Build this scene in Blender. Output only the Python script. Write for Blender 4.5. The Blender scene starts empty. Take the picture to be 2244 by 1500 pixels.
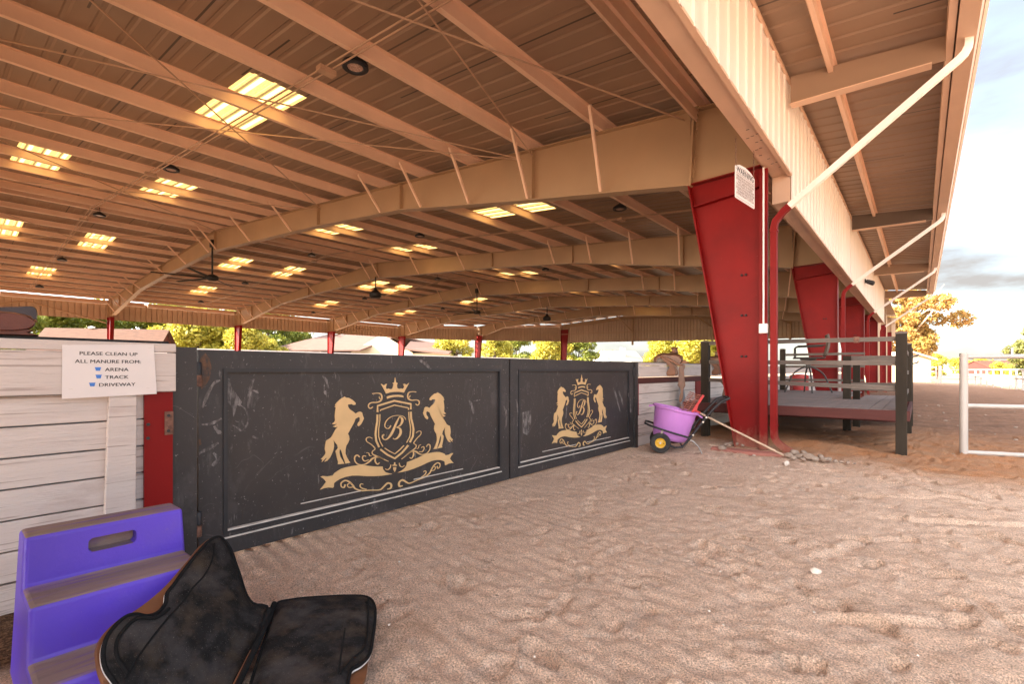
import bpy, bmesh, math, random
import numpy as np
from mathutils import Vector, Matrix
from mathutils.geometry import delaunay_2d_cdt
R = math.radians
rng = random.Random(7)
sc = bpy.context.scene
COL = sc.collection

# ---------------------------------------------------------------- camera
FPX, YAW, CY, H = 1067.0, 0.698, 812.0, 1.075     # focal length and centre in photo pixels (2244 wide)
cd = bpy.data.cameras.new("camera"); cam = bpy.data.objects.new("camera", cd); COL.objects.link(cam)
cd.sensor_width = 36.0; cd.lens = FPX / 2244 * 36; cd.shift_y = (CY - 750) / 2244
cd.clip_start = 0.05; cd.clip_end = 3000
cam.location = (0, 0, H); cam.rotation_euler = (R(90), 0, YAW)
sc.camera = cam
_s, _c = math.sin(YAW), math.cos(YAW)
def ray(x, y):
    a, b = (x - 1122) / FPX, (y - CY) / FPX
    return Vector((-_s + _c * a, _c + _s * a, -b))
def onX(x, y, X): d = ray(x, y); return Vector((0, 0, H)) + d * (X / d.x)
def onY(x, y, Y): d = ray(x, y); return Vector((0, 0, H)) + d * (Y / d.y)
def onZ(x, y, Z): d = ray(x, y); return Vector((0, 0, H)) + d * ((Z - H) / d.z)
def atD(x, y, D): return Vector((0, 0, H)) + ray(x, y) * D      # at depth D along the view axis

# ---------------------------------------------------------------- light
SUN_EL, SUN_AZ = R(24), math.atan2(-0.46, -0.89)          # towards the sun: (-x, -y)
w = bpy.data.worlds.new("World"); sc.world = w; w.use_nodes = True
nt = w.node_tree; N = nt.nodes; L = nt.links; N.clear()
sky = N.new("ShaderNodeTexSky"); sky.sky_type = 'NISHITA'; sky.sun_disc = False
sky.sun_elevation = SUN_EL; sky.sun_rotation = SUN_AZ
sky.air_density = 1.0; sky.dust_density = 2.0; sky.ozone_density = 1.0
tc = N.new("ShaderNodeTexCoord")
mp = N.new("ShaderNodeMapping"); mp.inputs['Scale'].default_value = (1.0, 1.0, 3.2)
L.new(tc.outputs['Generated'], mp.inputs['Vector'])
n1 = N.new("ShaderNodeTexNoise"); n1.inputs['Scale'].default_value = 3.1; n1.inputs['Detail'].default_value = 7; n1.inputs['Roughness'].default_value = .55
L.new(mp.outputs['Vector'], n1.inputs['Vector'])
cr = N.new("ShaderNodeValToRGB"); cr.color_ramp.elements[0].position = .40; cr.color_ramp.elements[1].position = .66
L.new(n1.outputs['Fac'], cr.inputs['Fac'])
mx = N.new("ShaderNodeMix"); mx.data_type = 'RGBA'
cr.color_ramp.elements[0].color = (.58, .58, .58, 1); L.new(cr.outputs['Color'], mx.inputs['Factor']); L.new(sky.outputs['Color'], mx.inputs['A'])
# unseen clouds round the sun, behind the camera, brightened as added fill light
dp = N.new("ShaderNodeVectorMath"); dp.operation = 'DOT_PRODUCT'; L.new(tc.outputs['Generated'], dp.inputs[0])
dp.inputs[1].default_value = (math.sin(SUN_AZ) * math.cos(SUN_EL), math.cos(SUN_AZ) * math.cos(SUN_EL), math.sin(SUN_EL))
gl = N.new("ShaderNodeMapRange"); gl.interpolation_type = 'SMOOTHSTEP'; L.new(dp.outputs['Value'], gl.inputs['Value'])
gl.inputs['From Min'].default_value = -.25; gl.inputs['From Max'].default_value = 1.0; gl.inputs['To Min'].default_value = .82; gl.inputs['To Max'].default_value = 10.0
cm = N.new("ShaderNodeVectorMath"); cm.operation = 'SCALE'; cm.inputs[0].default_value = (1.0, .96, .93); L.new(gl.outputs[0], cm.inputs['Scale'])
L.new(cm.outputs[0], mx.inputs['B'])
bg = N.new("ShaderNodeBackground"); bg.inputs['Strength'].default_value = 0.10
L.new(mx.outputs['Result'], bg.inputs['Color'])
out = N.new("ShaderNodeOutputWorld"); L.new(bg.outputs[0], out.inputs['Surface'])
sd = bpy.data.lights.new("sun", 'SUN'); sd.energy = 4.2; sd.angle = R(0.5); sd.color = (1.0, .86, .69)
sun = bpy.data.objects.new("sun", sd); COL.objects.link(sun); sun.location = (-30, -30, 40)
to_sun = Vector((math.sin(SUN_AZ) * math.cos(SUN_EL), math.cos(SUN_AZ) * math.cos(SUN_EL), math.sin(SUN_EL)))
sun.rotation_euler = (-to_sun).to_track_quat('-Z', 'Y').to_euler()
sc.view_settings.view_transform = 'Standard'; sc.view_settings.look = 'None'
sc.view_settings.exposure = 3.05; sc.view_settings.gamma = 1.0
sc.cycles.max_bounces = 8; sc.cycles.diffuse_bounces = 6; sc.cycles.transparent_max_bounces = 8
sc.cycles.use_denoising = True
sc.cycles.sample_clamp_indirect = 8.0

# ---------------------------------------------------------------- materials
MATS = {}
def mat(name, col, rough=.6, metal=0.0, var=.12, vscale=4.0, bump=0.0, bscale=60.0, spots=(), coat=0.0,
        stretch=(1, 1, 1), spec=.5, fine=0.0, transl=None, coord='Object', pre=None):
    """col base; spots: (colour, scale, lo, hi, amount, stretch) worn / dirty patches with their own shape."""
    if name in MATS: return MATS[name]
    m = bpy.data.materials.new(name); m.use_nodes = True; MATS[name] = m
    n, l = m.node_tree.nodes, m.node_tree.links
    b = n["Principled BSDF"]; b.inputs['Roughness'].default_value = rough; b.inputs['Metallic'].default_value = metal
    b.inputs['Specular IOR Level'].default_value = spec
    if coat: b.inputs['Coat Weight'].default_value = coat
    t = n.new("ShaderNodeTexCoord")
    def noise(scale, detail=4, st=(1, 1, 1), rgh=.55):
        mm = n.new("ShaderNodeMapping"); mm.inputs['Scale'].default_value = st; l.new(t.outputs[coord], mm.inputs['Vector'])
        x = n.new("ShaderNodeTexNoise"); x.inputs['Scale'].default_value = scale; x.inputs['Detail'].default_value = detail
        x.inputs['Roughness'].default_value = rgh; l.new(mm.outputs['Vector'], x.inputs['Vector']); return x.outputs['Fac']
    def mixc(f, A, B):
        x = n.new("ShaderNodeMix"); x.data_type = 'RGBA'
        for s, v in (('Factor', f), ('A', A), ('B', B)):
            if hasattr(v, 'is_linked'): l.new(v, x.inputs[s])
            elif s == 'Factor': x.inputs[s].default_value = v
            else: x.inputs[s].default_value = (*v, 1)
        return x.outputs['Result']
    def ramp(v, lo, hi, top=1.0):
        x = n.new("ShaderNodeMapRange"); x.clamp = True; l.new(v, x.inputs['Value'])
        x.inputs['From Min'].default_value = lo; x.inputs['From Max'].default_value = hi; x.inputs['To Max'].default_value = top
        return x.outputs['Result']
    lo = tuple(max(0, c * (1 - var)) for c in col); hi = tuple(min(1, c * (1 + var)) for c in col)
    c = mixc(ramp(noise(vscale, 5, stretch), .3, .7), lo, hi)
    if fine:
        lo2 = tuple(c2 * (1 - fine) for c2 in (1, 1, 1))
        f = mixc(ramp(noise(vscale * 25, 3, stretch, .7), .3, .7), lo2, (1 + fine, 1 + fine, 1 + fine))
        x = n.new("ShaderNodeMix"); x.data_type = 'RGBA'; x.blend_type = 'MULTIPLY'; x.inputs['Factor'].default_value = 1
        l.new(c, x.inputs['A']); l.new(f, x.inputs['B']); c = x.outputs['Result']
    for s in spots:
        sc_, lo_, hi_, am = s[1:5]; st = s[5] if len(s) > 5 else (1, 1, 1)
        c = mixc(ramp(noise(sc_, 6, st, .6), lo_, hi_, am), c, s[0])
    if pre: c = pre(n, l, t, c, mixc, ramp, noise)
    l.new(c, b.inputs['Base Color'])
    if bump:
        x = n.new("ShaderNodeBump"); x.inputs['Strength'].default_value = bump; x.inputs['Distance'].default_value = .02
        l.new(noise(bscale, 5, stretch, .6), x.inputs['Height']); l.new(x.outputs['Normal'], b.inputs['Normal'])
    if transl:
        tr = n.new("ShaderNodeBsdfTranslucent"); ms = n.new("ShaderNodeMixShader"); ms.inputs['Fac'].default_value = transl[1]
        if transl[0] is None: l.new(c, tr.inputs['Color'])
        else: l.new(mixc(ramp(noise(vscale * 6, 4, stretch), .35, .7), tuple(.8 * v for v in transl[0]), transl[0]), tr.inputs['Color'])
        l.new(b.outputs[0], ms.inputs[1]); l.new(tr.outputs[0], ms.inputs[2]); l.new(ms.outputs[0], n["Material Output"].inputs['Surface'])
    return m

# ---------------------------------------------------------------- mesh builder
WM = {}
class MB:
    def __init__(s): s.v = []; s.f = []
    def add(s, vs, fs):
        o = len(s.v); s.v += [tuple(p) for p in vs]; s.f += [tuple(i + o for i in f) for f in fs]; return s
    def box(s, x0, x1, y0, y1, z0, z1):
        return s.add([(x0, y0, z0), (x1, y0, z0), (x1, y1, z0), (x0, y1, z0), (x0, y0, z1), (x1, y0, z1), (x1, y1, z1), (x0, y1, z1)],
                     [(0, 3, 2, 1), (4, 5, 6, 7), (0, 1, 5, 4), (1, 2, 6, 5), (2, 3, 7, 6), (3, 0, 4, 7)])
    def beam(s, p0, p1, wd, ht, up=(0, 0, 1), p1s=1.0):
        p0, p1 = Vector(p0), Vector(p1); d = (p1 - p0).normalized(); up = Vector(up)
        a = d.cross(up)
        if a.length < 1e-4: a = d.cross(Vector((1, 0, 0)))
        a.normalize(); b = a.cross(d).normalized()
        v = []
        for p, k in ((p0, 1), (p1, p1s)):
            for i, j in ((-1, -1), (1, -1), (1, 1), (-1, 1)): v.append(p + a * (i * wd / 2 * k) + b * (j * ht / 2 * k))
        return s.add(v, [(0, 3, 2, 1), (4, 5, 6, 7), (0, 1, 5, 4), (1, 2, 6, 5), (2, 3, 7, 6), (3, 0, 4, 7)])
    def prism(s, poly, off):
        n = len(poly); off = Vector(off); P = [Vector(p) for p in poly]
        return s.add(P + [p + off for p in P], [tuple(range(n - 1, -1, -1)), tuple(range(n, 2 * n))] +
                     [(i, (i + 1) % n, n + (i + 1) % n, n + i) for i in range(n)])
    def tube(s, pts, r, n=8, closed=False):
        P = [Vector(p) for p in pts]; m = len(P); rs = r if isinstance(r, (list, tuple)) else [r] * m
        v = []; prev = None
        for i, p in enumerate(P):
            if closed: d = P[(i + 1) % m] - P[i - 1]
            else: d = P[min(i + 1, m - 1)] - P[max(i - 1, 0)]
            d.normalize()
            a = prev - d * prev.dot(d) if prev is not None else d.cross(Vector((0, 0, 1)))
            if a.length < 1e-3: a = d.cross(Vector((1, 0, 0)))
            a.normalize(); prev = a; b = d.cross(a)
            for k in range(n):
                t = 2 * math.pi * k / n; v.append(p + (a * math.cos(t) + b * math.sin(t)) * rs[i])
        f = []
        for i in range(m if closed else m - 1):
            j = (i + 1) % m
            for k in range(n): f.append((i * n + k, i * n + (k + 1) % n, j * n + (k + 1) % n, j * n + k))
        if not closed: f += [tuple(range(n - 1, -1, -1)), tuple((m - 1) * n + k for k in range(n))]
        return s.add(v, f)
    def lathe(s, prof, n=20, M=Matrix(), sx=1, sy=1):
        v = []; m = len(prof)
        for r, z in prof:
            for k in range(n):
                t = 2 * math.pi * k / n; v.append(M @ Vector((r * sx * math.cos(t), r * sy * math.sin(t), z)))
        f = [(i * n + k, i * n + (k + 1) % n, (i + 1) * n + (k + 1) % n, (i + 1) * n + k) for i in range(m - 1) for k in range(n)]
        if prof[0][0] > 1e-6: f.append(tuple(range(n - 1, -1, -1)))
        if prof[-1][0] > 1e-6: f.append(tuple((m - 1) * n + k for k in range(n)))
        return s.add(v, f)
    def grid(s, G):
        nu, nv = len(G), len(G[0])
        return s.add([p for row in G for p in row], [(i * nv + j, i * nv + j + 1, (i + 1) * nv + j + 1, (i + 1) * nv + j) for i in range(nu - 1) for j in range(nv - 1)])
    def build(s, name, m, parent=None, smooth=None, bevel=0, local=False, solid=0, sub=0):
        me = bpy.data.meshes.new(name)
        v = s.v
        if parent is not None and not local:
            iv = WM.get(parent.name, Matrix()).inverted()
            v = [tuple(iv @ Vector(p)) for p in v]
        me.from_pydata(v, [], s.f); me.materials.append(m); me.update()
        o = bpy.data.objects.new(name, me); COL.objects.link(o)
        if parent is not None: o.parent = parent; WM[o.name] = WM.get(parent.name, Matrix())
        if smooth is not None: me.shade_smooth(); me.set_sharp_from_angle(angle=R(smooth))
        if solid:
            q = o.modifiers.new("solid", 'SOLIDIFY'); q.thickness = solid; q.offset = 0
        if bevel:
            q = o.modifiers.new("bevel", 'BEVEL'); q.width = bevel; q.segments = 2; q.limit_method = 'ANGLE'; q.angle_limit = R(40)
        if sub:
            q = o.modifiers.new("sub", 'SUBSURF'); q.levels = sub; q.render_levels = sub
        return o
def tag(o, label=None, cat=None, group=None, kind=None):
    if label: o['label'] = label
    if cat: o['category'] = cat
    if group: o['group'] = group
    if kind: o['kind'] = kind
    return o
def thing(name, label, cat, loc=(0, 0, 0), rz=0.0, group=None):
    o = bpy.data.objects.new(name, None); COL.objects.link(o); o.empty_display_size = .1
    o.location = loc; o.rotation_euler = (0, 0, rz)
    WM[o.name] = Matrix.Translation(Vector(loc)) @ Matrix.Rotation(rz, 4, 'Z')
    return tag(o, label, cat, group)
def dup(root, loc, rz=None, label=None, scale=None, group=None):
    def cp(o, par):
        c = o.copy(); COL.objects.link(c)
        if par is not None: c.parent = par; c.matrix_parent_inverse = Matrix()
        for ch in list(o.children): cp(ch, c)
        return c
    r = cp(root, None); r.location = loc
    if rz is not None: r.rotation_euler = (0, 0, rz)
    if scale is not None: r.scale = (scale,) * 3 if not isinstance(scale, tuple) else scale
    if label: r['label'] = label
    if group: r['group'] = group
    return r
def catmull(P, k=6, closed=False):
    P = [Vector(p) for p in P]; n = len(P); o = []
    for i in range(n if closed else n - 1):
        if closed: a, b, c, d = P[i - 1], P[i], P[(i + 1) % n], P[(i + 2) % n]
        else: a, b, c, d = P[max(i - 1, 0)], P[i], P[i + 1], P[min(i + 2, n - 1)]
        for j in range(k):
            t = j / k
            o.append(.5 * ((2 * b) + (c - a) * t + (2 * a - 5 * b + 4 * c - d) * t * t + (3 * b - a - 3 * c + d) * t ** 3))
    if not closed: o.append(P[-1])
    return o
def lerp(a, b, t): return a + (b - a) * t
def vnoise(x, y, seed=0):
    xi, yi = np.floor(x).astype(np.int64), np.floor(y).astype(np.int64); fx, fy = x - xi, y - yi
    def h(a, b):
        n = (a * 374761393 + b * 668265263 + seed * 974711) & 0xffffffff
        n = ((n ^ (n >> 13)) * 1274126177) & 0xffffffff
        return ((n ^ (n >> 16)) & 0xffff) / 65535.0
    u, v = fx * fx * (3 - 2 * fx), fy * fy * (3 - 2 * fy)
    return (h(xi, yi) * (1 - u) + h(xi + 1, yi) * u) * (1 - v) + (h(xi, yi + 1) * (1 - u) + h(xi + 1, yi + 1) * u) * v
def fbm(x, y, oct=4, seed=0, g=.5):
    a, t, tot = 1.0, 0, 0
    for i in range(oct):
        t = t + a * (vnoise(x * 2 ** i, y * 2 ** i, seed + i) - .5); tot += a; a *= g
    return t / tot
# ---------------------------------------------------------------- palette
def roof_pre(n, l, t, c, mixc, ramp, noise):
    # gap shadows at the panel seams along Y, painted into the colour, broken by noise
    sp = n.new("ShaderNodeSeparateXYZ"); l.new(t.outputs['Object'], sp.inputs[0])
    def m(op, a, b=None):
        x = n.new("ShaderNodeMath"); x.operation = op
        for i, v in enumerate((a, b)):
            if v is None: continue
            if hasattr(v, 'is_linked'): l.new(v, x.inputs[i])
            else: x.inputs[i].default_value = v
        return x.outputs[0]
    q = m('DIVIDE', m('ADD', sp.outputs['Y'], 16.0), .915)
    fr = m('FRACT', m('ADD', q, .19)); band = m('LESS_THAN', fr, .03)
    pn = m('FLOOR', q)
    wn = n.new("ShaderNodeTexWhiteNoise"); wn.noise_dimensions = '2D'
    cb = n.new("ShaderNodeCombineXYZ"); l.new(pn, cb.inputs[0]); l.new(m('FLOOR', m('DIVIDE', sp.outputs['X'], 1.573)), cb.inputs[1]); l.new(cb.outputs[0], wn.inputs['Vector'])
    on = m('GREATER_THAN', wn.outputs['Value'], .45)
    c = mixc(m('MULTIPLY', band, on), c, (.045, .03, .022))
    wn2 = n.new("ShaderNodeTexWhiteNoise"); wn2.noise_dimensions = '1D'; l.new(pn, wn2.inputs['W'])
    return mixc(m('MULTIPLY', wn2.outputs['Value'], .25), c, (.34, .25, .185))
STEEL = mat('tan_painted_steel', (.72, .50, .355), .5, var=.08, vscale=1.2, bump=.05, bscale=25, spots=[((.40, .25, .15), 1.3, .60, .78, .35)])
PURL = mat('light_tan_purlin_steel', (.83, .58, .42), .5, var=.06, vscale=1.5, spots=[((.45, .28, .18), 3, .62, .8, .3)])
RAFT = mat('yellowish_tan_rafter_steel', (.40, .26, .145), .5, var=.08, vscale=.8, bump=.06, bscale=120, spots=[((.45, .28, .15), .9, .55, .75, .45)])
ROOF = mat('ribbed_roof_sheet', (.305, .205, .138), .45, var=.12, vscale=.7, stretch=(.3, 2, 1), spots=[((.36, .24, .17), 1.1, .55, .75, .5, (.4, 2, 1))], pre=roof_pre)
PANEL = mat('cream_wall_panel', (.86, .785, .70), .45, var=.05, vscale=1.5, stretch=(1, 1, .3), spots=[((.62, .44, .32), 2.2, .58, .8, .4, (1, 1, .25))])
INPANEL = mat('tan_wall_panel', (.46, .32, .21), .5, var=.08, vscale=.7, spots=[((.42, .28, .18), .6, .55, .75, .35)])
def red_pre(n, l, t, c, mixc, ramp, noise):
    # sand splashed up the foot of the steel
    sp = n.new("ShaderNodeSeparateXYZ"); l.new(t.outputs['Object'], sp.inputs[0])
    x = n.new("ShaderNodeMath"); x.operation = 'MULTIPLY_ADD'; l.new(noise(14, 5, (1, 1, .6), .65), x.inputs[0]); x.inputs[1].default_value = -.55; l.new(sp.outputs['Z'], x.inputs[2])
    return mixc(ramp(x.outputs[0], -.02, -.26, .45), c, (.42, .25, .17))
RED = mat('red_painted_steel', (.205, .005, .005), .5, var=.16, vscale=1.4, spec=.2, bump=.06, bscale=90, spots=[((.10, .003, .004), 1.2, .5, .75, .5), ((.36, .12, .10), 40, .68, .74, .5)], pre=red_pre)
REDWOOD = mat('dark_red_painted_wood', (.085, .018, .014), .75, var=.25, vscale=3, bump=.15, bscale=60, stretch=(.3, .3, 1), spots=[((.17, .06, .045), 14, .62, .75, .5, (.3, .3, 1))])
PINKCON = mat('red_stained_concrete', (.42, .17, .13), .85, var=.15, vscale=6, bump=.3, bscale=60)
WHITE = mat('white_paint', (.78, .74, .72), .5, var=.04, vscale=4)
def wood_pre(n, l, t, c, mixc, ramp, noise):
    c = mixc(ramp(noise(26, 5, (1, .05, 2.2), .6), .59, .62, .6), c, (.25, .185, .155))
    c = mixc(ramp(noise(7, 4, (1, .08, 3), .6), .5, .68, .35), c, (.50, .41, .38))
    return mixc(ramp(noise(5, 5, (1, .5, 1), .6), .62, .72, .35), c, (.40, .30, .26))
PLANK = mat('weathered_white_planks', (.63, .56, .52), .65, var=.06, vscale=3, stretch=(1, .3, 2), bump=.35, bscale=30, pre=wood_pre)
BLACK = mat('black_painted_metal', (.020, .020, .024), .5, var=.3, vscale=2)
DARK = mat('black_rubber', (.015, .015, .016), .8, var=.3, vscale=8)
def gate_pre(n, l, t, c, mixc, ramp, noise):
    c = mixc(ramp(noise(1.6, 4, (1, 1, 1)), .45, .7, .3), c, (.020, .021, .028))
    c = mixc(ramp(noise(2.2, 7, (1, 1.3, .8), .68), .59, .68, .16), c, (.19, .175, .175))
    c = mixc(ramp(noise(7, 7, (1, 2.4, .5), .7), .63, .67, .42), c, (.30, .28, .27))
    def mul(a, b):
        x = n.new("ShaderNodeMath"); x.operation = 'MULTIPLY'; l.new(a, x.inputs[0]); l.new(b, x.inputs[1]); return x.outputs[0]
    c = mixc(mul(ramp(noise(1.9, 3, (1, 1, 1), .5), .52, .60), ramp(noise(11, 6, (1, 1.6, .45), .75), .55, .66, .28)), c, (.17, .16, .155))
    for sc_, th in ((2.1, .004), (3.7, .003)):      # long thin scratches
        q = n.new("ShaderNodeMath"); q.operation = 'COMPARE'; l.new(noise(sc_, 2, (1, 1, 1), .3), q.inputs[0]); q.inputs[1].default_value = .53; q.inputs[2].default_value = th
        c = mixc(mul(q.outputs[0], ramp(noise(2.7, 4, (1, .7, 1.2), .6), .56, .66, .28)), c, (.20, .185, .18))
    c = mixc(ramp(noise(55, 4, (1, 1, 1), .7), .655, .69, .6), c, (.36, .34, .33))
    return c
GATE = mat('scuffed_charcoal_sheet_steel', (.040, .0335, .032), .48, spec=.42, var=.22, vscale=1.1, bump=.05, bscale=40, pre=gate_pre)
FRAME = mat('charcoal_gate_frame', (.038, .034, .035), .48, spec=.42, var=.2, vscale=2, bump=.05, bscale=50, pre=gate_pre)
GOLD = mat('gold_painted_steel', (.66, .445, .215), .42, var=.08, vscale=5, bump=.04, bscale=120)
DUST = mat('dusty_pale_ledge', (.62, .57, .52), .9, var=.15, vscale=12)
RUST = mat('rusty_hinge_steel', (.16, .075, .05), .7, var=.5, vscale=40, bump=.3, bscale=90)
PURPLE = mat('purple_plastic', (.115, .058, .62), .42, var=.10, vscale=2, bump=.10, bscale=90, spots=[((.20, .14, .40), 2.3, .52, .8, .5), ((.26, .19, .36), 14, .62, .74, .4), ((.42, .33, .34), 160, .70, .74, .4)])
MUD = mat('dust_coated_purple_tread', (.30, .215, .19), .85, var=.2, vscale=4, bump=.5, bscale=50, stretch=(3, .35, 1), spots=[((.19, .11, .32), 9, .5, .62, .75, (3, .3, 1)), ((.36, .27, .20), 6, .55, .7, .6, (2.5, .4, 1))])
def felt_pre(n, l, t, c, mixc, ramp, noise):
    c = mixc(ramp(noise(9, 6, (1, 1, 1), .65), .46, .68, .6), c, (.10, .072, .050))
    c = mixc(ramp(noise(6, 6, (1, 1, 1), .6), .48, .68, .6), c, (.085, .078, .080))
    return mixc(ramp(noise(300, 2), .68, .72, .4), c, (.38, .35, .31))
FELT = mat('black_dusty_felt', (.019, .018, .019), .95, var=.4, vscale=12, bump=.6, bscale=330, spec=.15, pre=felt_pre)
PIPING = mat('black_felt_binding', (.010, .010, .011), .9, var=.3, vscale=30, bump=.4, bscale=300, spec=.2)
LEATHER = mat('tan_leather', (.21, .085, .038), .5, var=.2, vscale=10, bump=.15, bscale=160)
SADDLE = mat('brown_saddle_leather', (.17, .078, .042), .38, var=.3, vscale=9, bump=.15, bscale=90, spots=[((.30, .15, .08), 7, .55, .7, .6)])
OXBLOOD = mat('reddish_brown_leather', (.115, .030, .018), .42, var=.3, vscale=8, bump=.12, bscale=70, spots=[((.16, .08, .06), 24, .66, .74, .5)])
NAVY = mat('dark_slate_leather', (.032, .024, .030), .4, var=.3, vscale=8, bump=.12, bscale=70)
FLEECE = mat('dirty_fleece_lining', (.30, .24, .19), .95, var=.3, vscale=30, bump=.6, bscale=120)
LILAC = mat('lilac_plastic_tub', (.58, .24, .66), .4, var=.07, vscale=5, bump=.04, bscale=80, spots=[((.34, .14, .42), 8, .6, .75, .4)])
RUBBER = mat('black_tyre_rubber', (.035, .033, .032), .85, var=.4, vscale=20, bump=.4, bscale=70)
YELLOW = mat('yellow_wheel_hub', (.70, .40, .03), .4, var=.08, vscale=8)
ALU = mat('bare_metal', (.62, .57, .52), .35, metal=.8, var=.1, vscale=9)
REDPL = mat('red_plastic', (.62, .055, .05), .4, var=.1, vscale=8)
HANDLE = mat('pale_wooden_handle', (.55, .40, .28), .6, var=.15, vscale=12, stretch=(1, 1, 1))
DECKW = mat('weathered_grey_deck', (.24, .20, .19), .8, var=.15, vscale=2, bump=.2, bscale=60, spots=[((.36, .22, .18), 5, .55, .7, .4)])
RAILW = mat('weathered_grey_rail', (.14, .112, .095), .75, var=.2, vscale=3, bump=.2, bscale=50, spots=[((.15, .11, .09), 5, .6, .75, .6)])
POSTW = mat('dark_brown_post', (.036, .027, .019), .75, spec=.2, var=.3, vscale=4, bump=.2, bscale=60, stretch=(1, 1, .2))
GREYB = mat('grey_wood_board', (.22, .23, .25), .8, var=.15, vscale=5, bump=.2, bscale=60)
PIPE = mat('white_painted_pipe', (.44, .40, .37), .4, var=.05, vscale=5, spots=[((.55, .42, .36), 6, .62, .8, .4)])
PAPER = mat('laminated_white_paper', (.76, .715, .70), .35, var=.015, vscale=5)
INK = mat('black_ink', (.012, .011, .012), .6, var=.1)
BLUE = mat('blue_ink', (.05, .20, .62), .5, var=.1)
BRINK = mat('brown_sign_lettering', (.16, .075, .05), .6, var=.1)
STONE = mat('river_stone', (.36, .27, .21), .8, var=.35, vscale=7, bump=.4, bscale=40, spots=[((.55, .48, .42), 5, .5, .7, .6)])
PALEST = mat('pale_stone', (.72, .62, .54), .8, var=.12, vscale=20, bump=.3, bscale=60)
LENS = mat('lamp_lens', (.50, .34, .28), .25, var=.5, vscale=60)
FANM = mat('matte_black_fan', (.012, .011, .011), .6, var=.2)
def sky_pre(n, l, t, c, mixc, ramp, noise):
    sp = n.new("ShaderNodeSeparateXYZ"); l.new(t.outputs['Object'], sp.inputs[0])
    def m(op, a, b):
        x = n.new("ShaderNodeMath"); x.operation = op
        for i, v in enumerate((a, b)):
            if hasattr(v, 'is_linked'): l.new(v, x.inputs[i])
            else: x.inputs[i].default_value = v
        return x.outputs[0]
    fr = m('FRACT', m('ADD', m('DIVIDE', sp.outputs['Y'], .305), .31), 0.0)
    c = mixc(ramp(noise(30, 5, (.5, 3, 1), .7), .38, .62), c, (.27, .165, .05))
    return mixc(m('LESS_THAN', fr, .26), c, (.66, .48, .19))
SKYL = mat('fibreglass_skylight', (.40, .26, .085), .5, var=.2, vscale=18, stretch=(.5, 3, 1), transl=(None, .85), pre=sky_pre)
CAB = mat('tan_steel_rod', (.50, .33, .22), .5, var=.1)
BARK = mat('tree_bark', (.16, .11, .075), .9, var=.3, vscale=5, bump=.5, bscale=25)
PBARK = mat('pale_eucalyptus_bark', (.46, .36, .27), .85, var=.25, vscale=3, bump=.3, bscale=25)
def leaf(name, a, b, tr=.35):
    def pre(n, l, t, c, mixc, ramp, noise): return mixc(ramp(noise(1.1, 3), .35, .68), c, b)
    return mat(name, a, .55, var=.35, vscale=7, transl=(None, tr), pre=pre)
LF_GOLD = leaf('golden_green_leaves', (.26, .175, .035), (.40, .21, .07))
LF_GREEN = leaf('mid_green_leaves', (.13, .17, .022), (.26, .27, .04))
LF_YEL = leaf('yellow_green_leaves', (.32, .30, .035), (.46, .40, .06))
LF_DARK = leaf('dark_green_leaves', (.045, .085, .022), (.10, .14, .03))
LF_OLIVE = leaf('olive_conifer_leaves', (.11, .13, .03), (.20, .19, .06))
SHINGLE = mat('brown_roof_shingles', (.080, .036, .022), .85, var=.25, vscale=1.5, stretch=(1, 1, 5), bump=.3, bscale=20)
TILE = mat('dusty_pink_roof', (.13, .075, .06), .8, var=.12, vscale=1, bump=.2, bscale=20)
PALEROOF = mat('pale_metal_roof', (.42, .39, .33), .5, var=.06, vscale=1)
STUCCO = mat('cream_stucco', (.50, .43, .30), .85, var=.05, vscale=1, bump=.1, bscale=40)
WALLW = mat('white_siding', (.78, .77, .76), .7, var=.05, vscale=1)
GLASS = mat('dark_window_pane', (.05, .06, .065), .12, var=.3)
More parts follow.
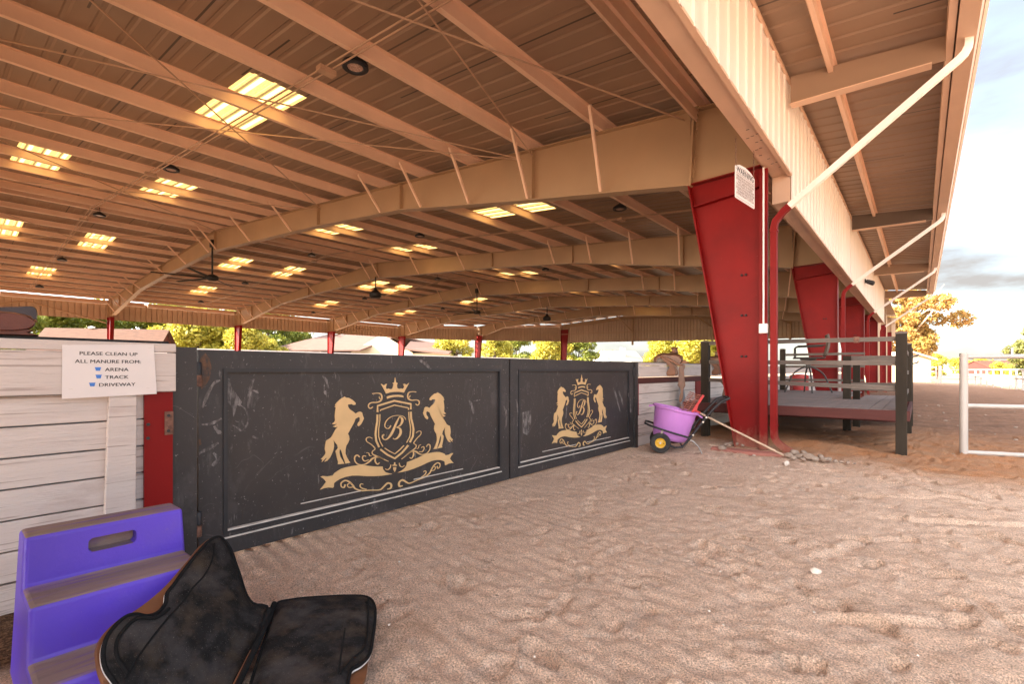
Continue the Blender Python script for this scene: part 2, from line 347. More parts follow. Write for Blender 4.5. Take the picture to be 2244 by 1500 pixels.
# ---------------------------------------------------------------- ground
def ground():
    xs = np.concatenate([[-900, -400, -200, -120, -80], np.arange(-60, -4, 2.0), np.arange(-4, -3.3, .1), np.arange(-3.3, 3.2, .021), np.arange(3.2, 8, .12), np.arange(8, 40, 2.0), [60, 100, 180, 400, 900]])
    ys = np.concatenate([[-300, -100, -50], np.arange(-30, -.5, 1.5), np.arange(-.5, .6, .06), np.arange(.6, 7.2, .021), np.arange(7.2, 12, .06), np.arange(12, 30, .3), np.arange(30, 110, 2.5), [130, 180, 260, 400, 700, 1200]])
    X, Y = np.meshgrid(xs, ys, indexing='ij')
    near = np.clip((9 - np.abs(X)) / 4, 0, 1) * np.clip((26 - Y) / 10, 0, 1) * np.clip((Y + 8) / 4, 0, 1)
    Z = .022 * fbm(X * 1.1, Y * 1.1, 3, 3) + .012 * fbm(X * 3.2, Y * 3.2, 3, 11) + .010 * fbm(X * 8, Y * 8, 3, 23, .65) + .022 * fbm(X * 23, Y * 23, 2, 61) * (.45 + 1.1 * vnoise(X * 2.1, Y * 2.1, 90))
    # churned clumps
    r = fbm(X * 5, Y * 5, 3, 41); Z += .014 * np.clip(np.abs(r) * -4 + .6, -1, 1) * np.clip((X + 2.0) / 1.5, .25, 1)
    # raked lines swept across by the gates
    m = np.clip((.2 - X) / 1.2, 0, 1) * np.clip((4.2 - Y) / 1.0, 0, 1)
    d = Y * .98 + .12 * X + .05 * fbm(X * 1.2, Y * 1.2, 2, 77)
    Z += m * (.008 * np.sin(d * 2 * math.pi / .095 + 2.0 * fbm(X * .8, Y * 3, 2, 5)) * (.5 + fbm(X * 1.5, Y * 4, 2, 9)))
    rg = np.random.RandomState(5)
    sel_pts = []
    for i in range(980):
        px, py = rg.uniform(-2.9, 4.2), rg.uniform(1.0, 11.5)
        if px < -1.4 and rg.rand() < .45: continue
        a = rg.uniform(0, math.pi); L_, W_ = rg.uniform(.04, .105), rg.uniform(.028, .052); dep = rg.uniform(.010, .042)
        i0, i1 = np.searchsorted(xs, [px - .45, px + .45]); j0, j1 = np.searchsorted(ys, [py - .45, py + .45])
        sx, sy = X[i0:i1, j0:j1] - px, Y[i0:i1, j0:j1] - py
        u, v = sx * math.cos(a) + sy * math.sin(a), -sx * math.sin(a) + sy * math.cos(a)
        q = np.sqrt((u / L_) ** 2 + (v / W_) ** 2) + .16 * fbm(sx * 14 + i, sy * 14, 2, i)
        hoof = i % 5 == 0
        fl = np.clip((1.06 - q) / .13, 0, 1)
        if hoof: fl = fl * (1 - .75 * np.exp(-(((u + .02) / (L_ * .45)) ** 2 + (v / (W_ * .5)) ** 2)))
        Z[i0:i1, j0:j1] += -dep * fl + dep * .38 * np.exp(-((q - 1.28) / .17) ** 2) * (.5 + np.clip(u / L_, -.5, 1))
    for i in range(14):       # drag marks left by hooves and boots
        px, py = rg.uniform(-.5, 3.6), rg.uniform(1.2, 6.5); a = rg.uniform(-1.2, 1.2); L_ = rg.uniform(.3, .7)
        i0, i1 = np.searchsorted(xs, [px - .9, px + .9]); j0, j1 = np.searchsorted(ys, [py - .9, py + .9])
        sx, sy = X[i0:i1, j0:j1] - px, Y[i0:i1, j0:j1] - py
        u, v = sx * math.cos(a) + sy * math.sin(a), -sx * math.sin(a) + sy * math.cos(a)
        v = v + .04 * np.sin(u * 6 + i)
        e = np.clip(1.2 - (u / L_) ** 4, 0, 1)
        Z[i0:i1, j0:j1] += e * (-.024 * np.exp(-(v / .022) ** 2) + .012 * np.exp(-((v - .05) / .024) ** 2))
    Z *= near
    # soft mounds under the deck and the earth ridge along its front
    Z += .10 * np.exp(-(((X + 2.3) / .9) ** 2 + ((Y - 8.7) / .9) ** 2)) + .07 * np.exp(-(((X + 1.1) / .55) ** 2 + ((Y - 8.0) / .35) ** 2))
    Z += .05 * np.exp(-(((X - .1) / 1.2) ** 2 + ((Y - 9.5) / 1.6) ** 2))
    # sand drifted against the gates, hollow by the fence
    Z += -.012 * (near > .3)
    Z = np.where(near <= 0, Z - .02 + 0 * Z, Z)
    nu, nv = len(xs), len(ys)
    V = np.stack([X, Y, Z], -1).reshape(-1, 3)
    I = (np.arange(nu - 1)[:, None] * nv + np.arange(nv - 1)[None, :]).ravel()
    F = np.stack([I, I + nv, I + nv + 1, I + 1], -1)
    me = bpy.data.meshes.new('ground'); me.from_pydata(V.tolist(), [], F.tolist()); me.shade_smooth()
    m = bpy.data.materials.new('sand'); m.use_nodes = True; n, l = m.node_tree.nodes, m.node_tree.links
    b = n["Principled BSDF"]; b.inputs['Roughness'].default_value = .95; b.inputs['Specular IOR Level'].default_value = .2
    t = n.new("ShaderNodeTexCoord")
    def noise(s, d=4, r_=.6, st=(1, 1, 1)):
        mm = n.new("ShaderNodeMapping"); mm.inputs['Scale'].default_value = st; l.new(t.outputs['Object'], mm.inputs['Vector'])
        x = n.new("ShaderNodeTexNoise"); x.inputs['Scale'].default_value = s; x.inputs['Detail'].default_value = d; x.inputs['Roughness'].default_value = r_
        l.new(mm.outputs[0], x.inputs['Vector']); return x.outputs['Fac']
    def mr(v, a, b_, top=1.0):
        x = n.new("ShaderNodeMapRange"); x.clamp = True; l.new(v, x.inputs['Value']); x.inputs['From Min'].default_value = a; x.inputs['From Max'].default_value = b_; x.inputs['To Max'].default_value = top; return x.outputs['Result']
    def mix(f, A, B, mode='MIX'):
        x = n.new("ShaderNodeMix"); x.data_type = 'RGBA'; x.blend_type = mode
        for s, v in (('Factor', f), ('A', A), ('B', B)):
            if hasattr(v, 'is_linked'): l.new(v, x.inputs[s])
            elif s == 'Factor': x.inputs[s].default_value = v
            else: x.inputs[s].default_value = (*v, 1)
        return x.outputs['Result']
    def math_(op, a, b_=None):
        x = n.new("ShaderNodeMath"); x.operation = op
        for i, v in enumerate((a, b_)):
            if v is None: continue
            if hasattr(v, 'is_linked'): l.new(v, x.inputs[i])
            else: x.inputs[i].default_value = v
        return x.outputs[0]
    sp = n.new("ShaderNodeSeparateXYZ"); l.new(t.outputs['Object'], sp.inputs[0])
    c = mix(mr(noise(1.3), .35, .65), (.93, .70, .55), (.86, .64, .50))
    c = mix(mr(noise(2.6, 5), .55, .7, .6), c, (.68, .45, .31))
    c = mix(mr(noise(5.5, 5), .58, .72, .5), c, (.49, .395, .355))
    c = mix(mr(noise(13, 5, .65), .52, .66, .45), c, (.62, .42, .29))
    c = mix(mr(noise(20, 4, .6), .56, .68, .5), c, (.92, .76, .65))
    # redder soil round the deck and the column, track beyond it
    gx = math_('ADD', math_('MULTIPLY', sp.outputs['X'], .35), sp.outputs['Y'])
    edge = math_('ADD', gx, math_('MULTIPLY', math_('SUBTRACT', noise(1.1), .5), 2.2))
    c = mix(mr(edge, 6.1, 7.2, .85), c, mix(mr(noise(3, 5), .4, .65), (.56, .235, .085), (.48, .26, .14)))
    c = mix(mr(edge, 8.6, 12.5, .9), c, mix(mr(noise(2, 6), .45, .62), (.30, .175, .12), (.20, .12, .085)))
    c = mix(mr(math_('MULTIPLY', sp.outputs['X'], -1.0), 3.15, 3.4), c, (.40, .29, .21))
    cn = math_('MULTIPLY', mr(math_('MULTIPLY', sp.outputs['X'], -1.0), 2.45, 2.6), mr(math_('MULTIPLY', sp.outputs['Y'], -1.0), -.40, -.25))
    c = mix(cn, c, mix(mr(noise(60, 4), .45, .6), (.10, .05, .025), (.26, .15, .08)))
    far = mr(math_('ADD', sp.outputs['Y'], math_('MULTIPLY', sp.outputs['X'], 3.2)), 50, 66)
    c = mix(far, c, (.55, .42, .29))
    c = mix(mr(noise(150, 3, .75), .36, .66), mix(1.0, c, (.50, .46, .43), 'MULTIPLY'), mix(1.0, c, (1.40, 1.39, 1.37), 'MULTIPLY'))
    c = mix(mr(noise(330, 2), .70, .74, .8), c, (.85, .76, .68))
    c = mix(mr(noise(210, 2), .30, .26, .7), c, (.12, .085, .07))
    c = mix(mr(noise(26, 3), .72, .76, .7), c, (.14, .09, .065))
    l.new(c, b.inputs['Base Color'])
    h = math_('ADD', math_('MULTIPLY', noise(55, 5, .72), .8), math_('MULTIPLY', noise(180, 4, .75), .8))
    x = n.new("ShaderNodeBump"); x.inputs['Strength'].default_value = .8; x.inputs['Distance'].default_value = .036
    l.new(h, x.inputs['Height']); l.new(x.outputs['Normal'], b.inputs['Normal'])
    me.materials.append(m); o = bpy.data.objects.new('ground', me); COL.objects.link(o); tag(o, kind='structure')
ground()
# ---------------------------------------------------------------- the covered arena
BAY, Y1 = 7.62, 7.37
RY = [Y1 + BAY * (k - 1) for k in range(7)]        # rafter lines; RY[1] is the first one in view
YS, YE = -11.5, RY[6]
XR = -21.7
def ztop(X): return 4.98 + .0887 * (-2.53 - X) if X > XR else 6.68 - .0605 * (XR - X)
def zroof(X): return ztop(X) + .205
CAN_Y = RY[4] + .25                                 # canopy and near wall panels end here
def xfar(Y):
    P = [(RY[4], -40.4), (RY[5], -36.6), (RY[6], -30.8)]
    if Y <= P[0][0]: return P[0][1]
    for (a, b), (c, d) in zip(P, P[1:]):
        if Y <= c: return lerp(b, d, (Y - a) / (c - a))
    return P[-1][1]
arena = thing('riding_arena', 'large open sided riding arena with tan steel roof and red columns', 'arena building', (-1.8, Y1, 0))
PW = .915
SKY = [(-7.9, -10.6, (3.55, 11.35, 19.0, 26.6, 34.2, 41.8, -4.0)), (-15.8, -18.4, (1.67, 4.5, 10.3, 13.3, 18.2, 21.0, 25.8, 28.6, 33.4, 36.2, 41.0)),
       (-25.6, -28.3, (1.9, 4.6, 10.25, 13.05, 18.3, 20.45, 27.7, 33.5)), (-33.2, -35.8, (3.76, 11.23, 18.9, 26.5))]
def profile(y0):
    p = [(y0, 0)]
    for k in range(3):
        c = y0 + .1 + .305 * k
        p += [(c - .045, 0), (c - .02, .016), (c + .02, .016), (c + .045, 0)]
    return p + [(y0 + PW, 0)]
def sheet(mb, y0, xa, xb):
    pr = profile(y0)
    mb.grid([[(x, y, zroof(x) + dz) for y, dz in pr] for x in (xa, xb)])
holes = {}
for xa, xb, ys_ in SKY:
    for yy in ys_: holes.setdefault(int((yy - YS) // PW), []).append((xa, xb))
near, far_ = MB(), MB()
i = 0
while YS + PW * i < YE + .5:
    y0 = YS + PW * i; hs = sorted(holes.get(i, []), reverse=True)
    xo = .42 if y0 + PW < CAN_Y + .3 else -1.37
    for mb, a, b in ((near, xo, XR), (far_, XR, xfar(y0 + PW / 2) - .15)):
        x = a
        for ha, hb in hs:
            if b < ha < a:
                sheet(mb, y0, x, ha); x = hb
                m2 = MB(); sheet(m2, y0, ha, (ha + hb) / 2 + .0); sheet(m2, y0, (ha + hb) / 2, hb); m2.build('skylight', SKYL, arena)
        sheet(mb, y0, x, b)
    i += 1
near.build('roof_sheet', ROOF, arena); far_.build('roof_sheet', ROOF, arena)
MB().box(XR - .35, XR + .35, YS, YE, zroof(XR) + .04, zroof(XR) + .06).build('ridge_cap', STEEL, arena)
# purlins: Z sections standing on the rafters
def purlin(X, ya, yb, sgn, up=0.0, fl=.065):
    z0 = ztop(X) + .002 + up; z1 = zroof(X) - .004; t = .008; w_ = fl * sgn
    poly = [(X, ya, z1), (X - w_, ya, z1), (X - w_, ya, z1 - t), (X - t * sgn, ya, z1 - t), (X - t * sgn, ya, z0 + t), (X - t * sgn, ya, z0), (X + w_, ya, z0),
            (X + w_ + .012 * sgn, ya, z0 + .02), (X + w_ , ya, z0 + .022), (X + w_, ya, z0 + t), (X, ya, z0 + t)]
    m = MB()
    m.prism([(p[0], p[1], p[2]) for p in poly], (0, yb - ya, 0)); m.build('purlin', PURL, arena)
PX = [-2.53 - 1.573 * k for k in range(13)]
PXF = [-22.1 - 1.465 * k for k in range(13)]
for X in PX: purlin(X, YS, YE, -1)
for X in PXF:
    ye = YE
    while xfar(ye) > X + .15 and ye > 25: ye -= .5
    purlin(X, YS, ye, 1)
for X in (-.86,): purlin(X, YS, CAN_Y, -1, .05, .04)
# rafters: tapered I sections, drawn in the XZ plane
BOT = [(-2.66, 3.86), (-5.67, 4.32), (-9.67, 4.98), (-13.6, 5.34), (XR, 5.90), (-28.64, 5.70), (-32.7, 5.50), (-38.9, 4.57)]
STIF = [-5.62, -9.66, -13.6, -21.7, -28.9, -34.0, -37.2]
def zbot(X, pts):
    for (a, b), (c, d) in zip(pts, pts[1:]):
        if c <= X <= a: return lerp(b, d, (X - a) / (c - a))
    return pts[-1][1]
BRX = [-4.15, -5.72, -7.3, -8.87, -10.45, -15.2, -18.3, -21.5, -22.3, -25.1, -28.1, -32.5, -33.9, -35.4, -36.9, -38.2]
def rafter(Y, xend, full=True):
    pts = [p for p in BOT if p[0] > xend + 2.3]
    ze = ztop(xend + .45) - (1.05 if full else .5)
    pts = pts + [(xend + .95, ze + .05)] if xend > -39 else BOT
    if not full: pts = [(-2.66, ztop(-2.66) - .35), (XR, ztop(XR) - .35), (xend + .3, ztop(xend + .3) - .35)]
    mids = [p[0] for p in pts if p[0] < -2.7]
    m = MB(); t = .012
    poly = [(x, Y - t / 2, z) for x, z in pts] + [(pts[-1][0] - .95 if full else pts[-1][0], Y - t / 2, pts[-1][1])] * (1 if full else 0)
    tx = [xend + .05, XR, -2.66]
    poly = poly + [(x, Y - t / 2, ztop(x) - .012) for x in tx]
    m.prism(poly, (0, t, 0))
    fw = .11
    for (a, b), (c, d) in zip(pts, pts[1:]):
        m.prism([(a, Y - fw, b), (c, Y - fw, d), (c, Y - fw, d - .018), (a, Y - fw, b - .018)], (0, 2 * fw, 0))
    for a, c in ((-2.5, XR), (XR, xend)):
        m.prism([(a, Y - fw, ztop(a) - .016), (c, Y - fw, ztop(c) - .016), (c, Y - fw, ztop(c)), (a, Y - fw, ztop(a))], (0, 2 * fw, 0))
    # splice plate at the knee with its bolts
    m.prism([(-2.655, Y - fw, 3.83), (-2.625, Y - fw, 3.83), (-2.565, Y - fw, 4.99), (-2.595, Y - fw, 4.99)], (0, 2 * fw, 0))
    o = m.build('rafter', RAFT, arena)
    if full:
        for X in STIF:
            if X > xend + 1.2: MB().box(X - .006, X + .006, Y - .095, Y + .095, zbot(X, pts) + .002, ztop(X) - .02).build('stiffener', RAFT, o)
        for k in range(14 if abs(Y - Y1) < .1 else 0):
            zz = 3.95 + .075 * k
            if .42 < (zz - 3.9) < .62: continue
            xx = lerp(-2.655, -2.565, (zz - 3.83) / 1.16)
            for dx in (-.03, .045): MB().box(xx + dx, xx + dx + .016, Y - .085, Y - .06, zz, zz + .026).build('bolt', RAFT, o)
    return o, pts
RAFTERS = {}
for k in range(0, 7):
    if k == 6: rafter(RY[6] - .05, -30.6, False); continue
    o, pts = rafter(RY[k], xfar(RY[k]) + .35 if k < 5 else -36.3); RAFTERS[k] = (o, pts)
    if 1 <= k <= 5:
        for X in BRX:
            if X < pts[-1][0] + .3: continue
            far_end = Vector((X + .26, RY[k] - .88, ztop(X) + .03)); zb_ = zbot(X, pts) + .02
            MB().beam(far_end, (X, RY[k] - .09, zb_), .045, .045, (1, 0, 0)).build('flange_brace', PURL, o)
# knees and columns, near row: red below the knee, tan above
def near_column(Y):
    xo, t, fw = -1.64, .012, .105
    m = MB()
    m.prism([(-1.99, Y - t / 2, -.05), (xo, Y - t / 2, -.05), (xo, Y - t / 2, 3.87), (-2.66, Y - t / 2, 3.84)], (0, t, 0))
    d = Vector((-2.67 + 2.0, 0, 3.9)).normalized()
    m.prism([(-2.0, Y - fw, -.06), (-1.982, Y - fw, -.06), (-2.652, Y - fw, 3.84), (-2.67, Y - fw, 3.84)], (0, 2 * fw, 0))
    m.box(xo, xo + .016, Y - fw, Y + fw, -.06, 3.86)
    m.prism([(-2.66, Y - .1, 3.845), (xo, Y - .1, 3.875), (xo, Y - .1, 3.89), (-2.66, Y - .1, 3.86)], (0, .2, 0))
    m.prism([(-2.60, Y - .1, 3.50), (xo, Y - .1, 3.60), (xo, Y - .1, 3.612), (-2.60, Y - .1, 3.512)], (0, .2, 0))
    c = m.build('column', RED, arena)
    k = MB()
    k.prism([(-2.64, Y - t / 2, 3.88), (xo, Y - t / 2, 3.895), (xo, Y - t / 2, 4.86), (-2.58, Y - t / 2, 4.95)], (0, t, 0))
    k.box(xo, xo + .016, Y - fw, Y + fw, 3.89, 4.86)
    k.prism([(-2.56, Y - fw, 4.955), (xo, Y - fw, 4.87), (xo, Y - fw, 4.885), (-2.56, Y - fw, 4.972)], (0, 2 * fw, 0))
    k.build('knee_panel', RAFT, c)
    for zz in (1.27, 1.85, 2.42):
        for dx in (-.035, .02):
            M = Matrix.Translation((-1.90 + dx, Y - .006, zz)) @ Matrix.Rotation(R(90), 4, 'X')
            MB().lathe([(.017, 0), (.017, .02), (.009, .028)], 6, M).build('bolt', BLACK, c)
    return c
NC = [near_column(RY[k]) for k in range(0, 7)]
# electric conduit and junction box on the first column
m = MB(); m.tube([(-1.615, Y1 - .19, 1.69), (-1.615, Y1 - .19, 3.8)], .012, 8); m.build('conduit', WHITE, NC[1], smooth=40)
MB().box(-1.668, -1.562, Y1 - .22, Y1 - .155, 1.57, 1.70).build('junction_box', WHITE, NC[1], bevel=.008)
MB().box(-1.675, -1.575, Y1 - .15, Y1 - .105, 0, 3.8).build('corner_channel', RED, NC[1])
MB().prism([(-2.22, 6.98, -.03), (-1.32, 7.02, -.03), (-1.26, 6.86, -.03), (-1.7, 6.76, -.03), (-2.2, 6.84, -.03)], (0, 0, .05)).build('footing', PINKCON, NC[1], bevel=.02)
# far row of columns
def far_column(X, Y, zt):
    t, fw = .012, .1; m = MB()
    m.prism([(X, Y - t / 2, -.05), (X + .33, Y - t / 2, -.05), (X + .95, Y - t / 2, zt), (X, Y - t / 2, zt)], (0, t, 0))
    m.box(X - .016, X, Y - fw, Y + fw, -.05, zt)
    m.prism([(X + .33, Y - fw, -.05), (X + .348, Y - fw, -.05), (X + .968, Y - fw, zt), (X + .95, Y - fw, zt)], (0, 2 * fw, 0))
    m.box(X, X + .95, Y - fw, Y + fw, zt, zt + .015)
    c = m.build('column', RED, arena)
    k = MB(); zt2 = ztop(X + .3)
    k.box(X - .016, X, Y - fw, Y + fw, zt + .016, zt2 - .02); k.box(X + .93, X + .945, Y - fw, Y + fw, zt + .03, ztop(X + .93) - .02)
    k.beam((X + .02, Y - .10, zt2 - .15), (X + .75, Y - .10, zt + .1), .035, .035, (0, 1, 0))
    k.build('knee_stiffener', RAFT, c)
for k in range(0, 7):
    X = [-40.2, -40.2, -40.2, -40.2, -40.2, -36.9, -30.9][k]; zt = [4.46] * 5 + [4.78, 5.6]
    far_column(X, RY[k], zt[k])
# ribbed wall panels
def ribbed(mb, a, b, zb, zt, out, pitch=.305, dep=.03):
    a, b = Vector((a[0], a[1], 0)), Vector((b[0], b[1], 0)); Ln = (b - a).length; d = (b - a) / Ln; o = Vector((out[0], out[1], 0))
    s, prof = 0, [(0, 0)]
    while s + pitch <= Ln:
        c = s + pitch / 2; prof += [(c - .04, 0), (c - .028, dep), (c + .028, dep), (c + .04, 0)]; s += pitch
    prof.append((Ln, 0))
    f = lambda z, q: z(q) if callable(z) else z
    P = [(a + d * q + o * h, q) for q, h in prof]
    mb.grid([[p + Vector((0, 0, f(z, q))) for p, q in P] for z in (zb, zt)])
# near side: wall strip above the openings, in bays with stepped lower edges
for k in range(0, 4):
    m = MB(); zb = 3.80 if k == 0 else 3.43
    y0, y1 = RY[k] + (.30 if k == 0 else .36), RY[k + 1] + .36
    if k == 0: y0 = YS
    ribbed(m, (-1.385, y0), (-1.385, y1), zb, 5.0, (1, 0), dep=.02); m.build('wall_panel', PANEL, arena)
    zh = 3.83 if k == 0 else 3.45; hb = MB()
    poly = [(-1.625, y0, zh), (-1.395, y0, zh), (-1.395, y0, zh + .40), (-1.625, y0, zh + .40)]
    hb.prism(poly, (0, y1 - y0 - .01, 0)); hb.box(-1.425, -1.372, y0, y1 - .01, zh - .035, zh - .003)
    h = hb.build('header_beam', STEEL, arena)
    if k <= 1:
        for q in range(9):
            for dx in (-1.585, -1.53, -1.47):
                if rng.random() < .35: continue
                yy = y1 - .35 - q * .2 - (dx + 1.5) * .4
                MB().box(dx, dx + .034, yy, yy + .010, zh - .002, zh + .01).build('slot_hole', BLACK, h)
MB().box(-1.378, -1.35, YS, CAN_Y, 4.985, 5.02).build('trim_strip', STEEL, arena)
# diagonal strut behind the sign and inner eave strut
MB().box(-2.585, -2.55, YS, CAN_Y, 4.80, 4.955).build('eave_strut', STEEL, arena)
MB().box(-1.66, -1.45, Y1 - .5, Y1 - .02, 3.86, 4.3).build('header_bracket', STEEL, arena)
# canopy edge: strut, gutter and bright drip trim
MB().box(.22, .285, YS, CAN_Y, 4.70, 4.90).build('canopy_strut', STEEL, arena)
m = MB(); m.prism([(.30, YS, 4.92), (.30, YS, 4.68), (.46, YS, 4.66), (.50, YS, 4.80), (.50, YS, 4.93)], (0, CAN_Y - YS, 0)); m.build('gutter', STEEL, arena)
m = MB(); m.prism([(.503, YS, 4.94), (.503, YS, 4.79), (.535, YS, 4.80), (.535, YS, 4.94)], (0, CAN_Y - YS, 0)); m.build('drip_trim', PANEL, arena)
def cbeam(Y):
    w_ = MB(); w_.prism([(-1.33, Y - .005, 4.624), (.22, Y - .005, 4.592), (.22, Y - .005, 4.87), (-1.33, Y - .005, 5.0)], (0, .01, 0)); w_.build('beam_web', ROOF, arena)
    m = MB(); m.prism([(-1.33, Y - .075, 4.61), (.10, Y - .075, 4.575), (.10, Y - .075, 4.59), (-1.33, Y - .075, 4.622)], (0, .15, 0))
    m.build('canopy_beam', STEEL, arena)
for k in range(0, 5): cbeam(RY[k] + .02)
# downspouts: tan leader from the gutter, red below the elbow
def sweep_rect(m, pts, wd, ht, side):
    P = [Vector(p) for p in pts]; side = Vector(side).normalized(); v = []
    for i, p in enumerate(P):
        d = (P[min(i + 1, len(P) - 1)] - P[max(i - 1, 0)]).normalized(); b = d.cross(side).normalized()
        for a, c in ((-1, -1), (-.5, -1), (-.4, -.82), (.4, -.82), (.5, -1), (1, -1), (1, 1), (.5, 1), (.4, .82), (-.4, .82), (-.5, 1), (-1, 1)): v.append(p + side * (a * wd / 2) + b * (c * ht / 2))
    n = 12; f = [(i * n + k, i * n + (k + 1) % n, (i + 1) * n + (k + 1) % n, (i + 1) * n + k) for i in range(len(P) - 1) for k in range(n)]
    f += [tuple(range(n - 1, -1, -1)), tuple((len(P) - 1) * n + k for k in range(n))]
    m.add(v, f)
def spout(Y):
    y = Y - .16
    a, e = Vector((.40, y, 4.70)), Vector((-1.33, y, 3.21))
    up = [Vector((.40, y, 4.74)), Vector((.405, y, 4.66)), Vector((.40, y, 4.585)), Vector((.37, y, 4.52)), Vector((.32, y, 4.47))]
    m = MB(); sweep_rect(m, up + [e], .072, .072, (0, 1, 0)); s = m.build('downspout', PANEL, arena, smooth=35)
    r = MB(); dn = (e - up[-1]).normalized()
    low = [e - dn * .02, e + dn * .06, e + dn * .11 + Vector((.0, 0, -.02)), Vector((-1.475, y, 3.06)), Vector((-1.492, y, 2.99)), Vector((-1.495, y, 2.9)), Vector((-1.495, y, .28)), Vector((-1.49, y, .2)), Vector((-1.47, y, .14)), Vector((-1.42, y, .085)), Vector((-1.33, y, .03)), Vector((-1.25, y, -.01))]
    sweep_rect(r, low, .078, .078, (0, 1, 0))
    r.build('lower_pipe', RED, s, smooth=35)
    for z in (2.92, .33): MB().box(-1.543, -1.447, y - .048, y + .048, z, z + .022).build('pipe_clip', RED, s)
for k in range(0, 5): spout(RY[k])
# floodlight pair on the canopy wall
# far eave: hung panels, bright ledge strut
F = [(-40.45, YS), (-40.45, RY[4]), (-36.75, RY[5]), (-30.95, RY[6])]
for (a, b) in zip(F, F[1:]):
    m = MB(); zb0 = 4.36 if a[1] < RY[4] else 4.4
    zt = 5.16 if a[1] < RY[4] else (lambda q, a=a: 5.25 + .05 * q)
    za, zb_ = ztop(a[0]), ztop(b[0]); Ln = math.hypot(b[0] - a[0], b[1] - a[1])
    top = lambda q, za=za, zb_=zb_, Ln=Ln: lerp(za, zb_, q / Ln) - .02
    bot = lambda q, a=a, Ln=Ln: 4.36 if a[1] < RY[4] else 4.30
    ribbed(m, a, b, bot, top, (-1, 0), dep=.07); m.build('wall_panel', INPANEL, arena)
    for i_ in range(1 if a[1] > 0 else 6):
        p0, p1 = (Vector((*a, za - .05)), Vector((*b, zb_ - .05))) if a[1] > 0 else (Vector((a[0], lerp(a[1], b[1], i_ / 6), za - .05)), Vector((a[0], lerp(a[1], b[1], (i_ + 1) / 6), za - .05)))
        MB().beam(p0 + Vector((.12, .1, 0)), p1 + Vector((.12, -.1, 0)), .09, .22).build('eave_strut', PURL, arena)
        MB().beam(p0 + Vector((.2, .1, -.14)), p1 + Vector((.2, -.1, -.14)), .22, .035).build('ledge_angle', PANEL, arena)
# end wall with girts
m = MB(); xa, xb = -30.9, -1.4
ribbed(m, (xa, YE), (xb, YE), lambda q: 4.15 - .02 * q, lambda q: ztop(xa + q) + .06, (0, 1), dep=.07); m.build('end_wall', INPANEL, arena)
m = MB()
for z in (5.1,): m.beam((xa, YE - .06, z), (xb, YE - .06, z - .55), .06, .05)
m.build('girt', RAFT, arena)
for X in (-22.2, -14.4, -8.2):
    MB().box(X - .08, X + .08, YE - .2, YE - .04, 3.62, ztop(X) - .36).build('wind_post', RAFT, arena)
    MB().beam((X - 1.1, YE - 1.6, ztop(X) - .05), (X, YE - .16, 4.95), .12, .1).build('kicker_brace', RAFT, arena)
# side wall beyond the deck, dark doorway and a tan enclosed corner
m = MB(); ribbed(m, (-1.9, RY[4] + .2), (-1.9, RY[6]), 0, 5.0, (1, 0)); m.build('wall_panel', INPANEL, arena)
MB().box(-2.6, -1.95, RY[6] - .2, RY[6] - .1, 0, 3.2).build('door_frame', REDWOOD, arena)
# roof bracing rods and conduits
def rod(p, q, r=.012):
    MB().tube([p, q], r, 6).build('brace_rod', CAB, arena, smooth=50)
zz = lambda X: ztop(X) - .12
def rods(k, pairs):
    for xa, xb in pairs: rod((xa, RY[k] + .02, zz(xa)), (xb, RY[k + 1] - .02, zz(xb)))
rods(0, [(-2.7, -5.64), (-6.0, -2.75), (-9.75, -5.9), (-5.8, -13.5), (-13.6, -5.95), (-21.0, -13.7), (-13.8, -21.2), (-29, -22.0), (-22.2, -29.2), (-38.5, -29.4), (-29.5, -38.8)])
rods(3, [(-13.6, -5.95), (-5.8, -13.5), (-21.0, -13.7), (-13.8, -21.2)])
def eave_brace(k):
    y0, y1 = RY[k], RY[k + 1]; ym = (y0 + y1) / 2
    MB().tube([(-39.9, y0 + .2, 4.1), (-40.1, ym, 5.15), (-39.9, y1 - .2, 4.1)], .045, 6).build('eave_brace', RAFT, arena, smooth=30)
eave_brace(0); eave_brace(3)
for yc in (3.5, 12.25, 20.2, 28.0):
    for dy in (0, .09):
        a = MB(); a.tube([(-1.8, yc + dy, ztop(-1.8) - .03), (XR, yc + dy, ztop(XR) - .03), (-39.6, yc + dy, ztop(-39.6) - .03)], .013, 6); a.build('conduit', CAB, arena, smooth=60)
    for xl in (-6.35, -14.85, -23.2, -31.2, -38.7):
        MB().box(xl - .06, xl + .06, yc - .08, yc + .16, ztop(xl) - .10, ztop(xl) - .03).build('junction_box', CAB, arena)
